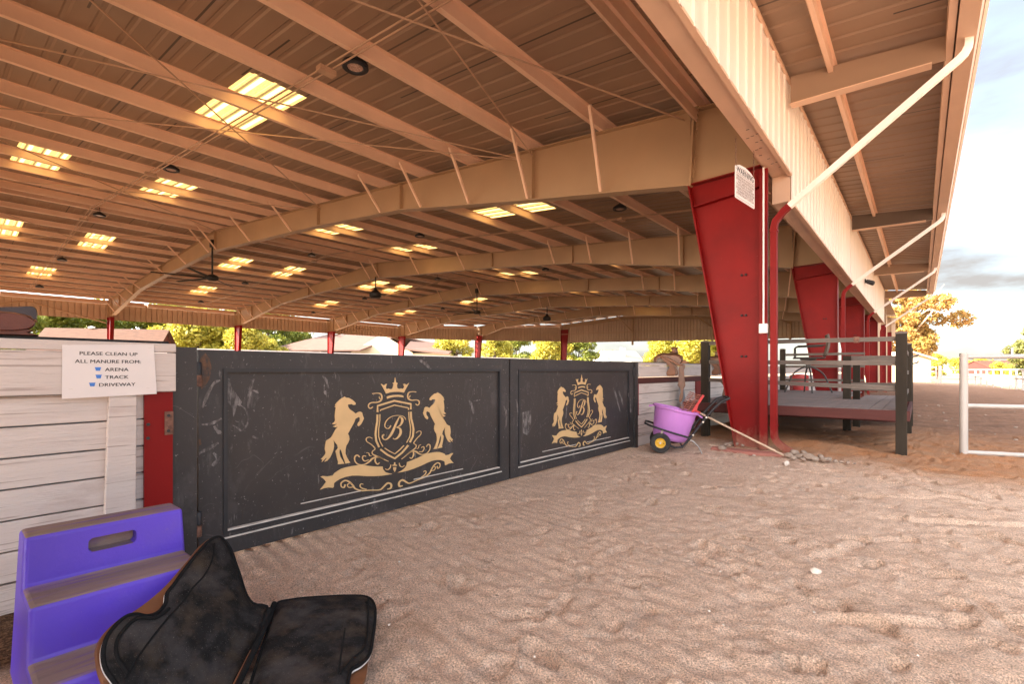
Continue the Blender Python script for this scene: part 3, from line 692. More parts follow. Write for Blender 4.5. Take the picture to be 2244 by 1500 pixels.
# ---------------------------------------------------------------- black gates with the crest
GX, GY0, GL = -3.07, .95, 2.665
def gp(a, b):                       # crest drawing coordinates -> (along gate, height), relative to crest centre line
    p = onX(690 + a / 5.769, 820 + b / 5.769, GX); return p.y - 2.279, p.z
HORSE = [(370,298),(385,288),(400,300),(440,305),(490,335),(525,370),(520,392),(495,395),(478,383),(425,388),(430,420),(450,450),(495,480),(525,505),(555,485),(580,478),(605,490),(615,530),(628,565),(605,615),(590,640),(560,665),(545,650),(552,625),(575,600),(580,560),(565,545),(520,570),(505,615),(480,660),(450,715),(425,760),(440,785),(445,830),(430,870),(405,910),(395,960),(395,1010),(415,1060),(440,1105),(458,1125),(395,1138),(382,1095),(365,1050),(350,995),(335,958),(322,960),(318,1000),(330,1050),(360,1100),(382,1138),(300,1147),(303,1115),(290,1070),(280,1030),(275,1000),(270,980),(300,940),(290,900),(265,870),(242,835),(248,870),(250,920),(240,970),(222,1015),(200,1060),(165,1100),(130,1115),(160,1070),(150,1065),(120,1095),(95,1118),(108,1090),(85,1082),(120,1045),(138,1020),(145,1000),(135,950),(140,900),(152,845),(180,830),(215,805),(235,770),(270,705),(310,655),(335,615),(325,640),(305,665),(270,678),(235,668),(262,655),(290,630),(255,640),(225,635),(255,610),(265,590),(260,540),(265,480),(275,425),(258,420),(280,398),(262,402),(280,370),(320,330),(345,310)]
RIBBON = [(80,1305),(110,1295),(170,1300),(235,1290),(255,1260),(290,1235),(340,1205),(400,1185),(470,1170),(540,1160),(640,1160),(720,1170),(800,1175),(865,1175),(870,1210),(900,1245),(945,1260),(990,1265),(930,1280),(850,1292),(760,1297),(660,1297),(560,1290),(480,1290),(400,1305),(330,1330),(280,1360),(250,1385),(248,1430),(235,1445),(180,1440),(120,1450),(75,1468),(110,1425),(150,1370),(125,1335)]
CROWN = [(910,250),(880,190),(845,130),(852,128),(885,148),(900,130),(920,128),(910,150),(905,175),(915,195),(940,185),(960,195),(985,190),(995,170),(1005,130),(990,118),(1012,108),(1022,45),(1035,108),(1055,118),(1045,140),(1050,180),(1075,190),(1100,185),(1125,190),(1140,165),(1125,130),(1145,125),(1165,140),(1200,115),(1180,150),(1150,205),(1135,238),(1080,228),(1010,228),(960,235)]
BAR = [(918,288),(960,275),(1005,268),(1060,265),(1105,270),(1125,277),(1130,298),(1065,290),(1010,292),(960,302),(922,316)]
SH = [([(801,485),(802,405),(1015,341),(1223,382),(1221,450)], 22), ([(838,472),(838,458),(1015,396),(1192,432),(1193,456)], 13),
      ([(800,515),(798,600),(783,690),(775,770),(785,850),(820,930)], 22), ([(831,512),(830,590),(815,700),(815,790),(835,860),(868,920)], 10),
      ([(838,958),(925,1025),(1020,1072),(1110,1000),(1190,905)], 22), ([(893,942),(960,985),(1020,1014),(1080,965),(1135,908)], 11),
      ([(1222,480),(1226,570),(1245,640),(1256,705),(1248,790),(1210,868)], 22), ([(1195,482),(1199,570),(1215,650),(1220,710),(1208,800),(1168,872)], 10)]
BL = [([(1080,540),(1045,610),(1015,680),(985,745),(950,800),(915,830),(885,832),(865,810),(866,785),(885,770)], [6,20,26,28,20,12,12,14,16,18]),
      ([(970,655),(945,690),(915,690),(893,660),(905,610),(945,562),(1000,535),(1060,527),(1115,535),(1145,555),(1157,582)], [14,9,9,10,10,8,7,7,8,8,6]),
      ([(1085,540),(1112,570),(1112,610),(1085,655),(1040,680)], [8,26,26,14,8]), ([(1040,680),(1080,690),(1095,725),(1085,770),(1050,815),(1015,828),(998,815)], [8,18,26,26,16,10,10])]
SC = [([(735,252),(790,245),(838,252),(856,290),(845,335),(800,360),(730,364),(692,385),(688,420),(712,438),(742,418)], [10,9,14,16,18,14,12,12,12,12,10]), ([(848,325),(828,310),(822,290)], [12,10,6]),
      ([(735,818),(700,803),(662,815),(664,855),(715,890),(758,930),(768,955),(735,985),(742,1020),(810,1052),(940,1110)], [8,8,9,9,10,12,10,9,12,18,6]),
      ([(575,1055),(545,1030),(514,1055),(518,1110),(565,1150),(635,1148),(695,1115),(735,1075),(800,1055),(880,1085)], [12,14,14,12,14,12,16,18,16,6]),
      ([(655,1045),(622,1040),(612,1075),(640,1105),(690,1090)], [10,11,12,12,8]), ([(775,1070),(772,1110),(800,1145),(828,1125)], [14,16,14,8]),
      ([(660,1000),(690,1005),(700,1035),(725,1040)], [8,8,9,6]), ([(970,1150),(960,1190),(930,1215),(900,1205)], [9,10,9,8]),
      ([(392,1402),(378,1440),(345,1430),(342,1385),(390,1352),(445,1370),(490,1415),(520,1455),(600,1480),(715,1475),(830,1470),(885,1425),(930,1385),(972,1400),(968,1448),(925,1462)], [16,15,13,14,16,20,20,18,16,12,14,16,20,22,20,12]),
      ([(490,1435),(440,1440),(420,1410),(450,1385),(480,1395)], [10,11,11,10,6]), ([(660,1465),(605,1450),(580,1425),(592,1395),(620,1400)], [14,13,12,10,8])]
PEND = [[(1012,1122),(1024,1122),(1026,1150),(1046,1154),(1046,1166),(992,1166),(992,1154),(1010,1150)], [(1000,1183),(1038,1183),(1034,1212),(1018,1245),(1002,1212)]]
def scuff_pre(n, l, t, c, mixc, ramp, noise): return mixc(ramp(noise(26, 6, (1, 1.5, .5), .75), .42, .58), (.05, .044, .043), c)
RSTAIN = mat('rust_stained_paint', (.13, .065, .035), .75, var=.35, vscale=25, pre=lambda n, l, t, c, mixc, ramp, noise: mixc(ramp(noise(34, 6, (1, 1.2, .6), .7), .40, .60), (.042, .038, .038), c))
SCUFFM = mat('scraped_grey_paint', (.20, .185, .18), .7, var=.25, vscale=20, pre=scuff_pre)
_z = lambda L_: [(x / 2.992, 600 + y / 2.992) for x, y in L_]
SCUFF = [[(0, _z([(1495,682),(1512,692),(1522,742),(1562,800),(1592,842),(1580,872),(1560,862),(1548,912),(1535,942),(1530,882),(1502,850),(1486,812),(1490,760)]), None),
          (0, _z([(1580,862),(1615,892),(1636,950),(1622,1000),(1590,1032),(1560,1012),(1528,995)]), .006), (0, _z([(1672,690),(1652,740),(1642,800),(1635,885)]), .012), (0, _z([(1655,765),(1680,772),(1702,786)]), .006),
          (1, _z([(1442,700),(1400,720),(1360,790),(1325,880)]), .010), (1, _z([(1430,1110),(1360,1150),(1300,1180)]), .010), (1, _z([(1310,1180),(1240,1270),(1200,1330),(1188,1385)]), .004), (1, _z([(1395,1175),(1425,1215),(1390,1262)]), .012),
          (1, _z([(1320,990),(1380,985),(1450,950)]), .009), (1, _z([(1400,1000),(1425,1035),(1450,1045)]), .010), (0, _z([(2120,672),(2145,700),(2158,755)]), .009), (0, _z([(2135,770),(2145,795)]), .010), (0, _z([(1660,1070),(1698,1085)]), .009),
          (1, [(918,790),(930,797),(944,811)], .012), (1, [(856,780),(857,796)], .008), (0, [(1030,878),(1036,890),(1040,908)], .014), (0, [(1040,880),(1055,877)], .005)],
         [(0, [(1146,905),(1165,900),(1166,925),(1158,955),(1148,950)], None), (1, [(1130,876),(1134,900),(1133,935)], .012), (1, [(1103,890),(1109,910),(1107,940)], .012),
          (0, [(1346,851),(1351,865),(1356,885),(1362,905)], .02), (0, [(1358,857),(1362,870),(1368,890)], .02), (1, [(1376,862),(1380,880),(1381,905)], .025), (0, [(1246,870),(1244,890),(1242,918)], .010), (0, [(1185,930),(1187,938)], .01)]]
def make_gate(y0, label, hinge_right, extra):
    yc = y0 + 1.329
    t = thing('arena_gate', label, 'gate', (GX, y0 + GL / 2, 0), group='pair of crest gates')
    y1 = y0 + GL - .01; zt, zb = 1.19, .012
    ia, ib, za, zb2 = y0 + .124, y1 - .118, .135, 1.085
    MB().box(GX - .035, GX - .012, ia - .02, ib + .02, za - .02, zb2 + .02).build('gate_panel', GATE, t)
    m = MB()
    m.box(GX - .05, GX + .006, y0, ia, zb, zt); m.box(GX - .05, GX + .006, ib, y1, zb, zt)
    m.box(GX - .049, GX + .0055, ia, ib, zb2, zt); m.box(GX - .049, GX + .0055, ia, ib, zb, za)
    m.build('gate_frame', FRAME, t)
    m = MB(); q = .022
    m.box(GX - .012, GX + .014, ia, ia + q, za, zb2); m.box(GX - .012, GX + .014, ib - q, ib, za, zb2); m.box(GX - .012, GX + .0135, ia + q, ib - q, zb2 - q, zb2)
    m.box(GX - .012, GX + .0135, ia + q, ib - q, za, za + .012)
    m.build('moulding', BLACK, t)
    MB().box(GX - .012, GX + .013, ia + q, ib - q, za + .0125, za + .021).build('dusty_ledge', DUST, t); MB().box(GX + .0062, GX + .016, ia - .005, ib + .005, za - .030, za - .022).build('dusty_ledge', DUST, t)
    for a, b in ((yc - .74, yc - .30), (yc + .18, yc + .72)) if extra == 0 else ((yc - .78, yc - .12), (yc + .12, yc + .70)): MB().box(GX - .012, GX - .006, a, b, .205, .211).build('pin_stripe', DUST, t)
    X = GX - .0118; TH = .005
    def pt(a, b, s): u, z = gp(a, b); return (X, yc + s * u, z)
    def plate(name, polys, s):
        m = MB()
        for p in polys:
            P = [pt(a, b, s) for a, b in p]
            m.prism(P if s > 0 else P[::-1], (TH, 0, 0))
        return m.build(name, GOLD, t)
    def strokes(m, S, s):
        for pts, wd in S:
            ws = wd if isinstance(wd, list) else [wd] * len(pts)
            sm = isinstance(wd, list)
            P = [Vector((a, b, w_)) for (a, b), w_ in zip(pts, ws)]
            P = catmull(P, 5) if sm else P
            l_, r_ = [], []
            for i, p in enumerate(P):
                d = P[min(i + 1, len(P) - 1)] - P[max(i - 1, 0)]; d.z = 0; d.normalize(); nn = Vector((-d.y, d.x, 0)) * max(3, p.z) / 2
                l_.append(pt(p.x + nn.x, p.y + nn.y, s)); r_.append(pt(p.x - nn.x, p.y - nn.y, s))
            f = lambda L_: [(x + TH, y, z) for x, y, z in L_]
            m.grid([l_, f(l_), f(r_), r_, l_])
    plate('horse_emblem', [HORSE], 1); plate('horse_emblem', [HORSE], -1)
    plate('ribbon_emblem', [RIBBON], 1); plate('ribbon_emblem', [RIBBON], -1)
    plate('crown_emblem', [CROWN], 1); plate('crown_band', [BAR], 1)
    for q in SH: m = MB(); strokes(m, [q], 1); m.build('shield_emblem', GOLD, t)
    m = MB(); strokes(m, BL, 1); m.build('letter_emblem', GOLD, t)
    for s in (1, -1):
        for q in SC:
            m = MB(); strokes(m, [q], s); m.build('scroll_emblem', GOLD, t)
    for p in PEND: m = MB(); m.prism([pt(a, b, 1) for a, b in p], (TH, 0, 0)); m.build('pendant_emblem', GOLD, t)
    for body in SCUFF[extra]:
        m = MB(); on_frame = body[0]; P = [onX(x, y, GX) for x, y in body[1]]
        xx = GX + .0062 if on_frame else GX - .0119
        if body[2] is None:
            m.prism([(xx, p.y, p.z) for p in P][::-1], (.0005, 0, 0))
        else:
            Q = catmull(P, 4); l_, r_ = [], []
            for i, p in enumerate(Q):
                d = Q[min(i + 1, len(Q) - 1)] - Q[max(i - 1, 0)]; d.x = 0; d.normalize(); hw = body[2] * (.35 + .65 * math.sin(math.pi * (i + 1) / (len(Q) + 1))) * rng.uniform(.6, 1.2)
                l_.append((xx, p.y - d.z * hw, p.z + d.y * hw)); r_.append((xx, p.y + d.z * hw, p.z - d.y * hw))
            m.grid([l_, [(x + .0005, y, z) for x, y, z in l_], [(x + .0005, y, z) for x, y, z in r_], r_])
        m.build('scuff_mark', SCUFFM, t)
    hy = y1 + .004 if hinge_right else y0 - .004
    for z in (.155, .985):
        rr = .013 if hinge_right else .019
        h = MB().lathe([(rr, 0), (rr, .062)], 14, Matrix.Translation((GX + .012, hy, z))).build('hinge', RUST if not hinge_right else BLACK, t, smooth=40)
        MB().lathe([(rr * .94, .066), (rr * .94, .13), (rr * .7, .136)], 14, Matrix.Translation((GX + .012, hy, z))).build('hinge_barrel', BLACK, h, smooth=40)
    if not hinge_right:
        for R_ in ([(1318,545),(1345,522),(1372,560),(1385,620),(1372,690),(1345,735),(1318,760),(1306,700),(1312,640),(1300,590)], [(1300,1090*1.0),(1312,1085),(1318,1120),(1304,1130)]):
            P = [onX(x / 2.992, 600 + y / 2.992, GX) for x, y in R_]; MB().prism([(GX + .0063, p.y, p.z) for p in P][::-1], (.0005, 0, 0)).build('rust_stain', RSTAIN, t)
    return t
make_gate(GY0, 'black crest gate nearest the laminated sign with gold rearing horses and streaky scuffs', False, 0)
make_gate(GY0 + GL + .012, 'black crest gate next to the purple bucket cart with gold rearing horses', True, 1)
# scuff marks stay as worn paint in the panel material
# ---------------------------------------------------------------- plank fences
def fence_section(name, label, ya, yb, X, step=.1355, top=.96, posts=(), cap=True, group=None, bottom=.02):
    t = thing(name, label, 'fence', (X, (ya + yb) / 2, 0), group=group)
    MB().box(X - .090, X - .078, ya, yb, bottom, top + .02).build('gap_light_blocker', GREYB, t)  # added sheet behind the planks, stops bright light showing through the gaps
    z = top; k = 0
    while z > bottom + .05:
        m = MB(); j = rng.uniform(-.006, .006)
        zl = max(bottom, z - step + .007)
        m.box(X - .075 + j, X - .04 + j, ya, yb, zl, z); m.build('plank', PLANK, t, bevel=.004); z -= step; k += 1
    return t
lf = fence_section('plank_fence', 'white plank fence left of the gates with a wide top board', -6.0, .79, -2.98)
MB().box(-3.02, -2.975, -6.0, .82, .965, 1.163).build('top_board', PLANK, lf, bevel=.004)
MB().box(-3.021, -2.9735, -6.0, .82, 1.167, 1.212).build('top_board', PLANK, lf, bevel=.004)
m = MB()
m.box(-3.10, -2.985, -6.0, .79, 1.213, 1.224); m.build('rubber_cap', DARK, lf)
MB().prism([(-3.015, .548, .958), (-3.015, .655, .958), (-3.015, .648, .0), (-3.015, .52, .0)], (.035, 0, 0)).build('batten', PLANK, lf, bevel=.003)
MB().prism([(-3.045, .66, .958), (-3.045, .684, .958), (-3.045, .676, .0), (-3.045, .63, .0)], (.02, 0, 0)).build('batten', GREYB, lf)
rp = MB(); rp.box(-3.05, -3.0, .69, .812, -.05, .962); rp.box(-3.11, -3.051, .69, .70, -.05, .962); rp.box(-3.11, -3.051, .80, .812, -.05, .962)
rp = rp.build('steel_post', RED, lf)
m = MB(); m.box(-2.9985, -2.990, .775, .812, .74, .86); m.build('bolt_plate', RUST, rp)
for y, z in ((.706, .80), (.705, .73), (.791, .84), (.790, .76)):
    MB().lathe([(.008, 0), (.008, .006)], 10, Matrix.Translation((-2.993 if y > .75 else -3.002, y, z)) @ Matrix.Rotation(R(90), 4, 'Y')).build('bolt_hole', BLACK, rp)
m = MB(); m.box(GX - .05, GX + .03, .818, .935, -.05, 1.20); m.build('gate_post', FRAME, lf)
rf = fence_section('plank_fence', 'white plank fence between the crest gates and the deck with a brown rail', 6.42, 9.05, GX + .05, step=.148, top=.88, bottom=.0)
MB().box(GX - .02, GX + .03, 6.42, 9.05, .975, 1.14).build('top_board', PLANK, rf, bevel=.004)
MB().box(GX - .021, GX + .031, 6.42, 9.05, 1.144, 1.185).build('top_board', PLANK, rf, bevel=.004)
MB().box(GX - .03, GX + .02, 6.40, 9.05, .885, .968).build('brown_rail', REDWOOD, rf)
MB().box(GX - .08, GX + .035, 6.40, 9.05, 1.186, 1.196).build('rubber_cap', DARK, rf)
m = MB(); m.box(GX - .06, GX + .02, 6.315, 6.40, -.05, 1.19); m.build('gate_post', FRAME, rf)
MB().box(GX - .06, GX + .012, 6.402, 6.44, -.05, .88).build('steel_post', RED, rf)
MB().box(GX - .02, GX + .03, 8.70, 8.98, -.02, .883).build('steel_post', RED, rf)
ff = fence_section('plank_fence', 'white plank fence running past the deck behind the bar stool', 9.08, 30.0, GX + .05, step=.148, top=.88, bottom=.0)
MB().box(GX - .02, GX + .03, 9.08, 30.0, .975, 1.185).build('top_board', PLANK, ff)
ws = fence_section('plank_fence', 'sunlit white plank fence along the far row of red columns', -8.0, 38.0, -39.3, step=.29, top=1.12, bottom=.0)
# board leaning on the fence behind the tub
lb = thing('leaning_board', 'grey board leaning on the white fence behind the purple tub', 'board', (-2.93, 8.0, 0))
MB().prism([(-2.90, 7.72, .02), (-2.90, 7.95, .02), (-3.0, 7.93, .80), (-3.0, 7.78, .84)], (.025, 0, 0)).build('board', GREYB, lb)
# ---------------------------------------------------------------- lettering helper
def text_mesh(body, size, bold=0.0, align='CENTER', spacing=1.0):
    cu = bpy.data.curves.new('t', 'FONT'); cu.body = body; cu.size = size; cu.align_x = align; cu.offset = bold; cu.space_character = spacing
    cu.resolution_u = 3
    o = bpy.data.objects.new('t', cu); COL.objects.link(o)
    me = o.to_mesh(); v = [tuple(p.co) for p in me.vertices]; f = [tuple(p.vertices) for p in me.polygons]
    o.to_mesh_clear(); bpy.data.objects.remove(o); bpy.data.curves.remove(cu); return v, f
def put_text(mb, body, size, M, bold=0.0, align='CENTER', spacing=1.0, stretch=1.0):
    v, f = text_mesh(body, size, bold, align, spacing); mb.add([M @ Vector((x * stretch, y, 0)) for x, y, z in v], f)
# laminated sign on the left fence
ps = thing('paper_sign', 'laminated white sign on the fence asking people to clean up manure', 'sign', (-2.972, .555, 1.08))
SX = -2.9715
MB().prism([(SX, .378, .945), (SX, .735, .955), (SX, .722, 1.205), (SX, .379, 1.19)], (.0015, 0, 0)).build('sheet', PAPER, ps)
def sm(y, z, tilt=0.0): return Matrix.Translation((SX + .0022, y, z)) @ Matrix.Rotation(tilt, 4, 'X') @ Matrix(((0, 0, 1, 0), (1, 0, 0, 0), (0, 1, 0, 0), (0, 0, 0, 1)))
def spx(x, y): p = onX(x, y, SX); return p.y, p.z
for body, x, y, sz, st in (("PLEASE CLEAN UP", 239.5, 779.5, .0205, 1.13), ("ALL MANURE FROM:", 239.5, 796.5, .0205, 1.13), ("ARENA", 256, 814, .0205, 1.17), ("TRACK", 256, 830.5, .0205, 1.17), ("DRIVEWAY", 257, 847, .0205, 1.17)):
    yy, zz_ = spx(x, y); m = MB(); [put_text(m, body, sz * 1.12, Matrix.Translation((k_ * .0001, k_ * .00045, 0)) @ sm(yy, zz_), .0, stretch=st * 1.02, spacing=1.03) for k_ in (-1, 0, 1)]; m.build('lettering', INK, ps)
for x, y in ((214.5, 809.5), (216, 826), (202, 843.5)):
    yy, zz_ = spx(x, y); b = MB()
    P = [(-.0095, .011), (.0095, .011), (.0095, .0075), (.0085, .007), (.0065, -.006), (-.0065, -.006), (-.0085, .007), (-.0095, .0075)]
    b.prism([(SX + .0018, yy + u * 1.2, zz_ + v - .002) for u, v in P], (.0006, 0, 0)); b.build('bucket_icon', BLUE, ps)
for x, y in ((152, 757), (328, 763), (155, 853), (324, 851)):
    yy, zz_ = spx(x, y); MB().beam((SX + .002, yy - .007, zz_ + .0005), (SX + .002, yy + .007, zz_ - .0005), .0012, .0012).build('staple', ALU, ps)
# hanging warning sign under the header
wsn = thing('warning_sign', 'white arched warning sign hanging on chains beside the first red column', 'sign', (-1.6, 6.7, 3.5))
A, B_ = onY(1613, 345, 6.38), None
P_tl = onX(1619, 342, -1.62); P_tr = onX(1652, 370, -1.60)
o0 = Vector((-1.66, P_tl.y, 0)); o1 = Vector((-1.60, P_tr.y + .02, 0))
ux = (o1 - o0); Wd = ux.length; ux.normalize(); nrm = Vector((ux.y, -ux.x, 0))
zt_, zb_ = onX(1619, 352, -1.63).z, onX(1652, 458, -1.60).z
Hs = zt_ - zb_
def wp(u, v, d=0.0): return o0 + ux * u + nrm * d + Vector((0, 0, zb_ + v))
out_ = [(0, .012), (.012, 0), (Wd - .012, 0), (Wd, .012), (Wd, Hs * .86), (Wd - .02, Hs * .88), (Wd * .80, Hs * .96), (Wd * .5, Hs), (Wd * .20, Hs * .96), (.02, Hs * .88), (0, Hs * .86)]
m = MB(); m.prism([wp(u, v, -.004) for u, v in out_], nrm * .008); m.build('board', WHITE, wsn)
m = MB(); d_ = .0052
def line(a, b, w_=.003): m.beam(wp(*a, d_), wp(*b, d_), w_, .0012, nrm)
e = .022
arc = [(e, Hs * .80), (Wd * .16, Hs * .82), (Wd * .28, Hs * .88), (Wd * .5, Hs * .915), (Wd * .72, Hs * .88), (Wd * .84, Hs * .82), (Wd - e, Hs * .80)]
for a, b in zip(arc, arc[1:]): line(a, b)
line((e, e), (Wd - e, e)); line((e, Hs * .70), (Wd - e, Hs * .70)); m.build('border', BRINK, wsn)
Mt = lambda u, v: Matrix.Translation(wp(u, v, d_)) @ Matrix(((ux.x, 0, nrm.x, 0), (ux.y, 0, nrm.y, 0), (0, 1, 0, 0), (0, 0, 0, 1)))
LN = ["UNDER ARIZONA LAW, AN EQUINE ACTIVITY", "SPONSOR OR EQUINE PROFESSIONAL", "IS NOT LIABLE FOR AN INJURY", "TO OR THE DEATH OF A PARTICIPANT", "IN EQUINE ACTIVITIES RESULTING FROM", "THE INHERENT RISKS OF EQUINE", "ACTIVITIES, PURSUANT TO STATE LAW."]
for i, s_ in enumerate(LN):
    v, f = text_mesh(s_, 1.0, .012); wdt = max(p[0] for p in v) - min(p[0] for p in v); k = min(.034, (Wd - .05) / wdt)
    m = MB(); put_text(m, s_, 1.0, Mt(Wd / 2, Hs * (.60 - .080 * i)) @ Matrix.Diagonal((k, .040, 1, 1)), .012); m.build('small_print', BRINK, wsn)
m = MB(); v, f = text_mesh("WARNING", 1.0, .02); wdt = max(p[0] for p in v) - min(p[0] for p in v)
put_text(m, "WARNING", 1.0, Mt(Wd / 2, Hs * .735) @ Matrix.Diagonal(((Wd - .07) / wdt, .095, 1, 1)), .02); m.build('lettering', INK, wsn)
for u in (.02, Wd - .02):
    c = MB(); p = wp(u, Hs * .87); n_ = 9; ztp = 3.826
    for i in range(n_):
        z0 = lerp(p.z, ztp, i / n_); z1 = lerp(p.z, ztp, (i + 1) / n_) + .008; q = .007
        s_ = ux if i % 2 else nrm
        c.tube([Vector((p.x, p.y, z0)) + s_ * q, Vector((p.x, p.y, (z0 + z1) / 2)) + s_ * q, Vector((p.x, p.y, z1)), Vector((p.x, p.y, (z0 + z1) / 2)) - s_ * q, Vector((p.x, p.y, z0)) - s_ * q], .0025, 5, closed=True)
    c.build('chain', RUST, wsn)
# floodlight on the canopy wall
fl = thing('floodlight', 'small black twin floodlight on the cream canopy wall', 'light', (-1.36, 19.5, 3.95))
p = onX(1898, 616, -1.33); fl.location = p; WM[fl.name] = Matrix.Translation(p)
MB().box(-.03, .0, -.06, .06, -.06, .06).build('bracket', BLACK, fl, local=True)
for s in (-1, 1):
    m = MB(); m.lathe([(.05, 0), (.07, .16), (.07, .2)], 10, Matrix.Translation((.02, s * .13, -.02)) @ Matrix.Rotation(R(115), 4, 'Y') @ Matrix.Rotation(R(25 * s), 4, 'X'))
    m.build('lamp_head', BLACK, fl, local=True, smooth=40)
# high bay lamps
def lamp(loc):
    t = thing('high_bay_light', 'LAMPLABEL', 'light', loc, group='round black high bay lights under the roof')
    m = MB(); m.lathe([(.06, .13), (.10, .10), (.175, .05), (.18, .0), (.16, -.012), (.115, -.008), (.105, .012)], 24); m.build('housing', BLACK, t, local=True, smooth=35)
    MB().lathe([(.0, .006), (.104, .006), (.104, .012)], 24).build('lens', LENS, t, local=True, smooth=30)
    MB().tube([(0, 0, .12), (.0, .05, .2), (-.02, -.10, .24), (-.03, -.28, .20)], .008, 6).build('cord', BLACK, t, local=True, smooth=40); MB().tube([(0, 0, .1), (0, 0, .30)], .008, 6).build('hanger', BLACK, t, local=True, smooth=40)
    return t
L0 = None; row = ['row nearest the header', 'second row', 'row past the ridge', 'fourth row', 'far eave row']
bay = ['nearest bay', 'bay behind first rafter', 'bay behind second rafter', 'bay behind third rafter']
for j, yl in enumerate((3.98, 12.15, 20.4, 28.0)):
    for i, xl in enumerate((-6.33, -14.85, -23.2, -31.2, -38.7)):
        lab = 'round black high bay light, %s, %s' % (bay[j], row[i])
        loc = (xl * .95, yl * .95, H + .95 * (zroof(xl) - H) - .02)
        if L0 is None: L0 = lamp(loc); L0['label'] = lab
        else: dup(L0, loc, label=lab)
# ceiling fans and bell pendants under the ridge
def fan(k, label, a0):
    t = thing('ceiling_fan', label, 'fan', (XR - .1, RY[k] - .12, 5.85), group='ceiling fans under the ridge')
    MB().tube([(0, 0, .45), (0, 0, -.98)], .035, 8).build('rod', FANM, t, local=True, smooth=40)
    MB().lathe([(.06, -.92), (.18, -.97), (.22, -1.02), (.22, -1.12), (.14, -1.17)], 16).build('motor', FANM, t, local=True, smooth=35)
    MB().box(-.1, .1, -.07, .07, .18, .46).build('mount', FANM, t, local=True)
    for q in range(6):
        a = a0 + q * math.pi / 3; d = Vector((math.cos(a), math.sin(a), 0)); n_ = Vector((-d.y, d.x, .25))
        b = MB(); p0, p1 = d * .18 + Vector((0, 0, -1.07)), d * 2.0 + Vector((0, 0, -1.08))
        b.add([p0 - n_ * .07, p0 + n_ * .07, p1 + n_ * .045, p1 - n_ * .045], [(0, 1, 2, 3)]); b.build('blade', FANM, t, local=True, solid=.012)
fan(1, 'black ceiling fan with six blades under the nearest rafter', .35); fan(3, 'black ceiling fan with six blades under the third rafter', .1)
def bell(k, label):
    t = thing('bell_pendant', label, 'pendant', (XR - .1, RY[k] - .1, 5.6), group='bell shaped pendants under the ridge')
    MB().tube([(0, 0, .35), (.02, 0, .1), (0, 0, -.22)], .03, 8).build('rod', FANM, t, local=True, smooth=40)
    MB().lathe([(.05, -.2), (.07, -.3), (.20, -.42), (.30, -.50), (.30, -.68), (.22, -.74), (0, -.75)], 18).build('bell', FANM, t, local=True, smooth=35)
bell(2, 'black bell shaped pendant under the second rafter'); bell(4, 'black bell shaped pendant under the fourth rafter')
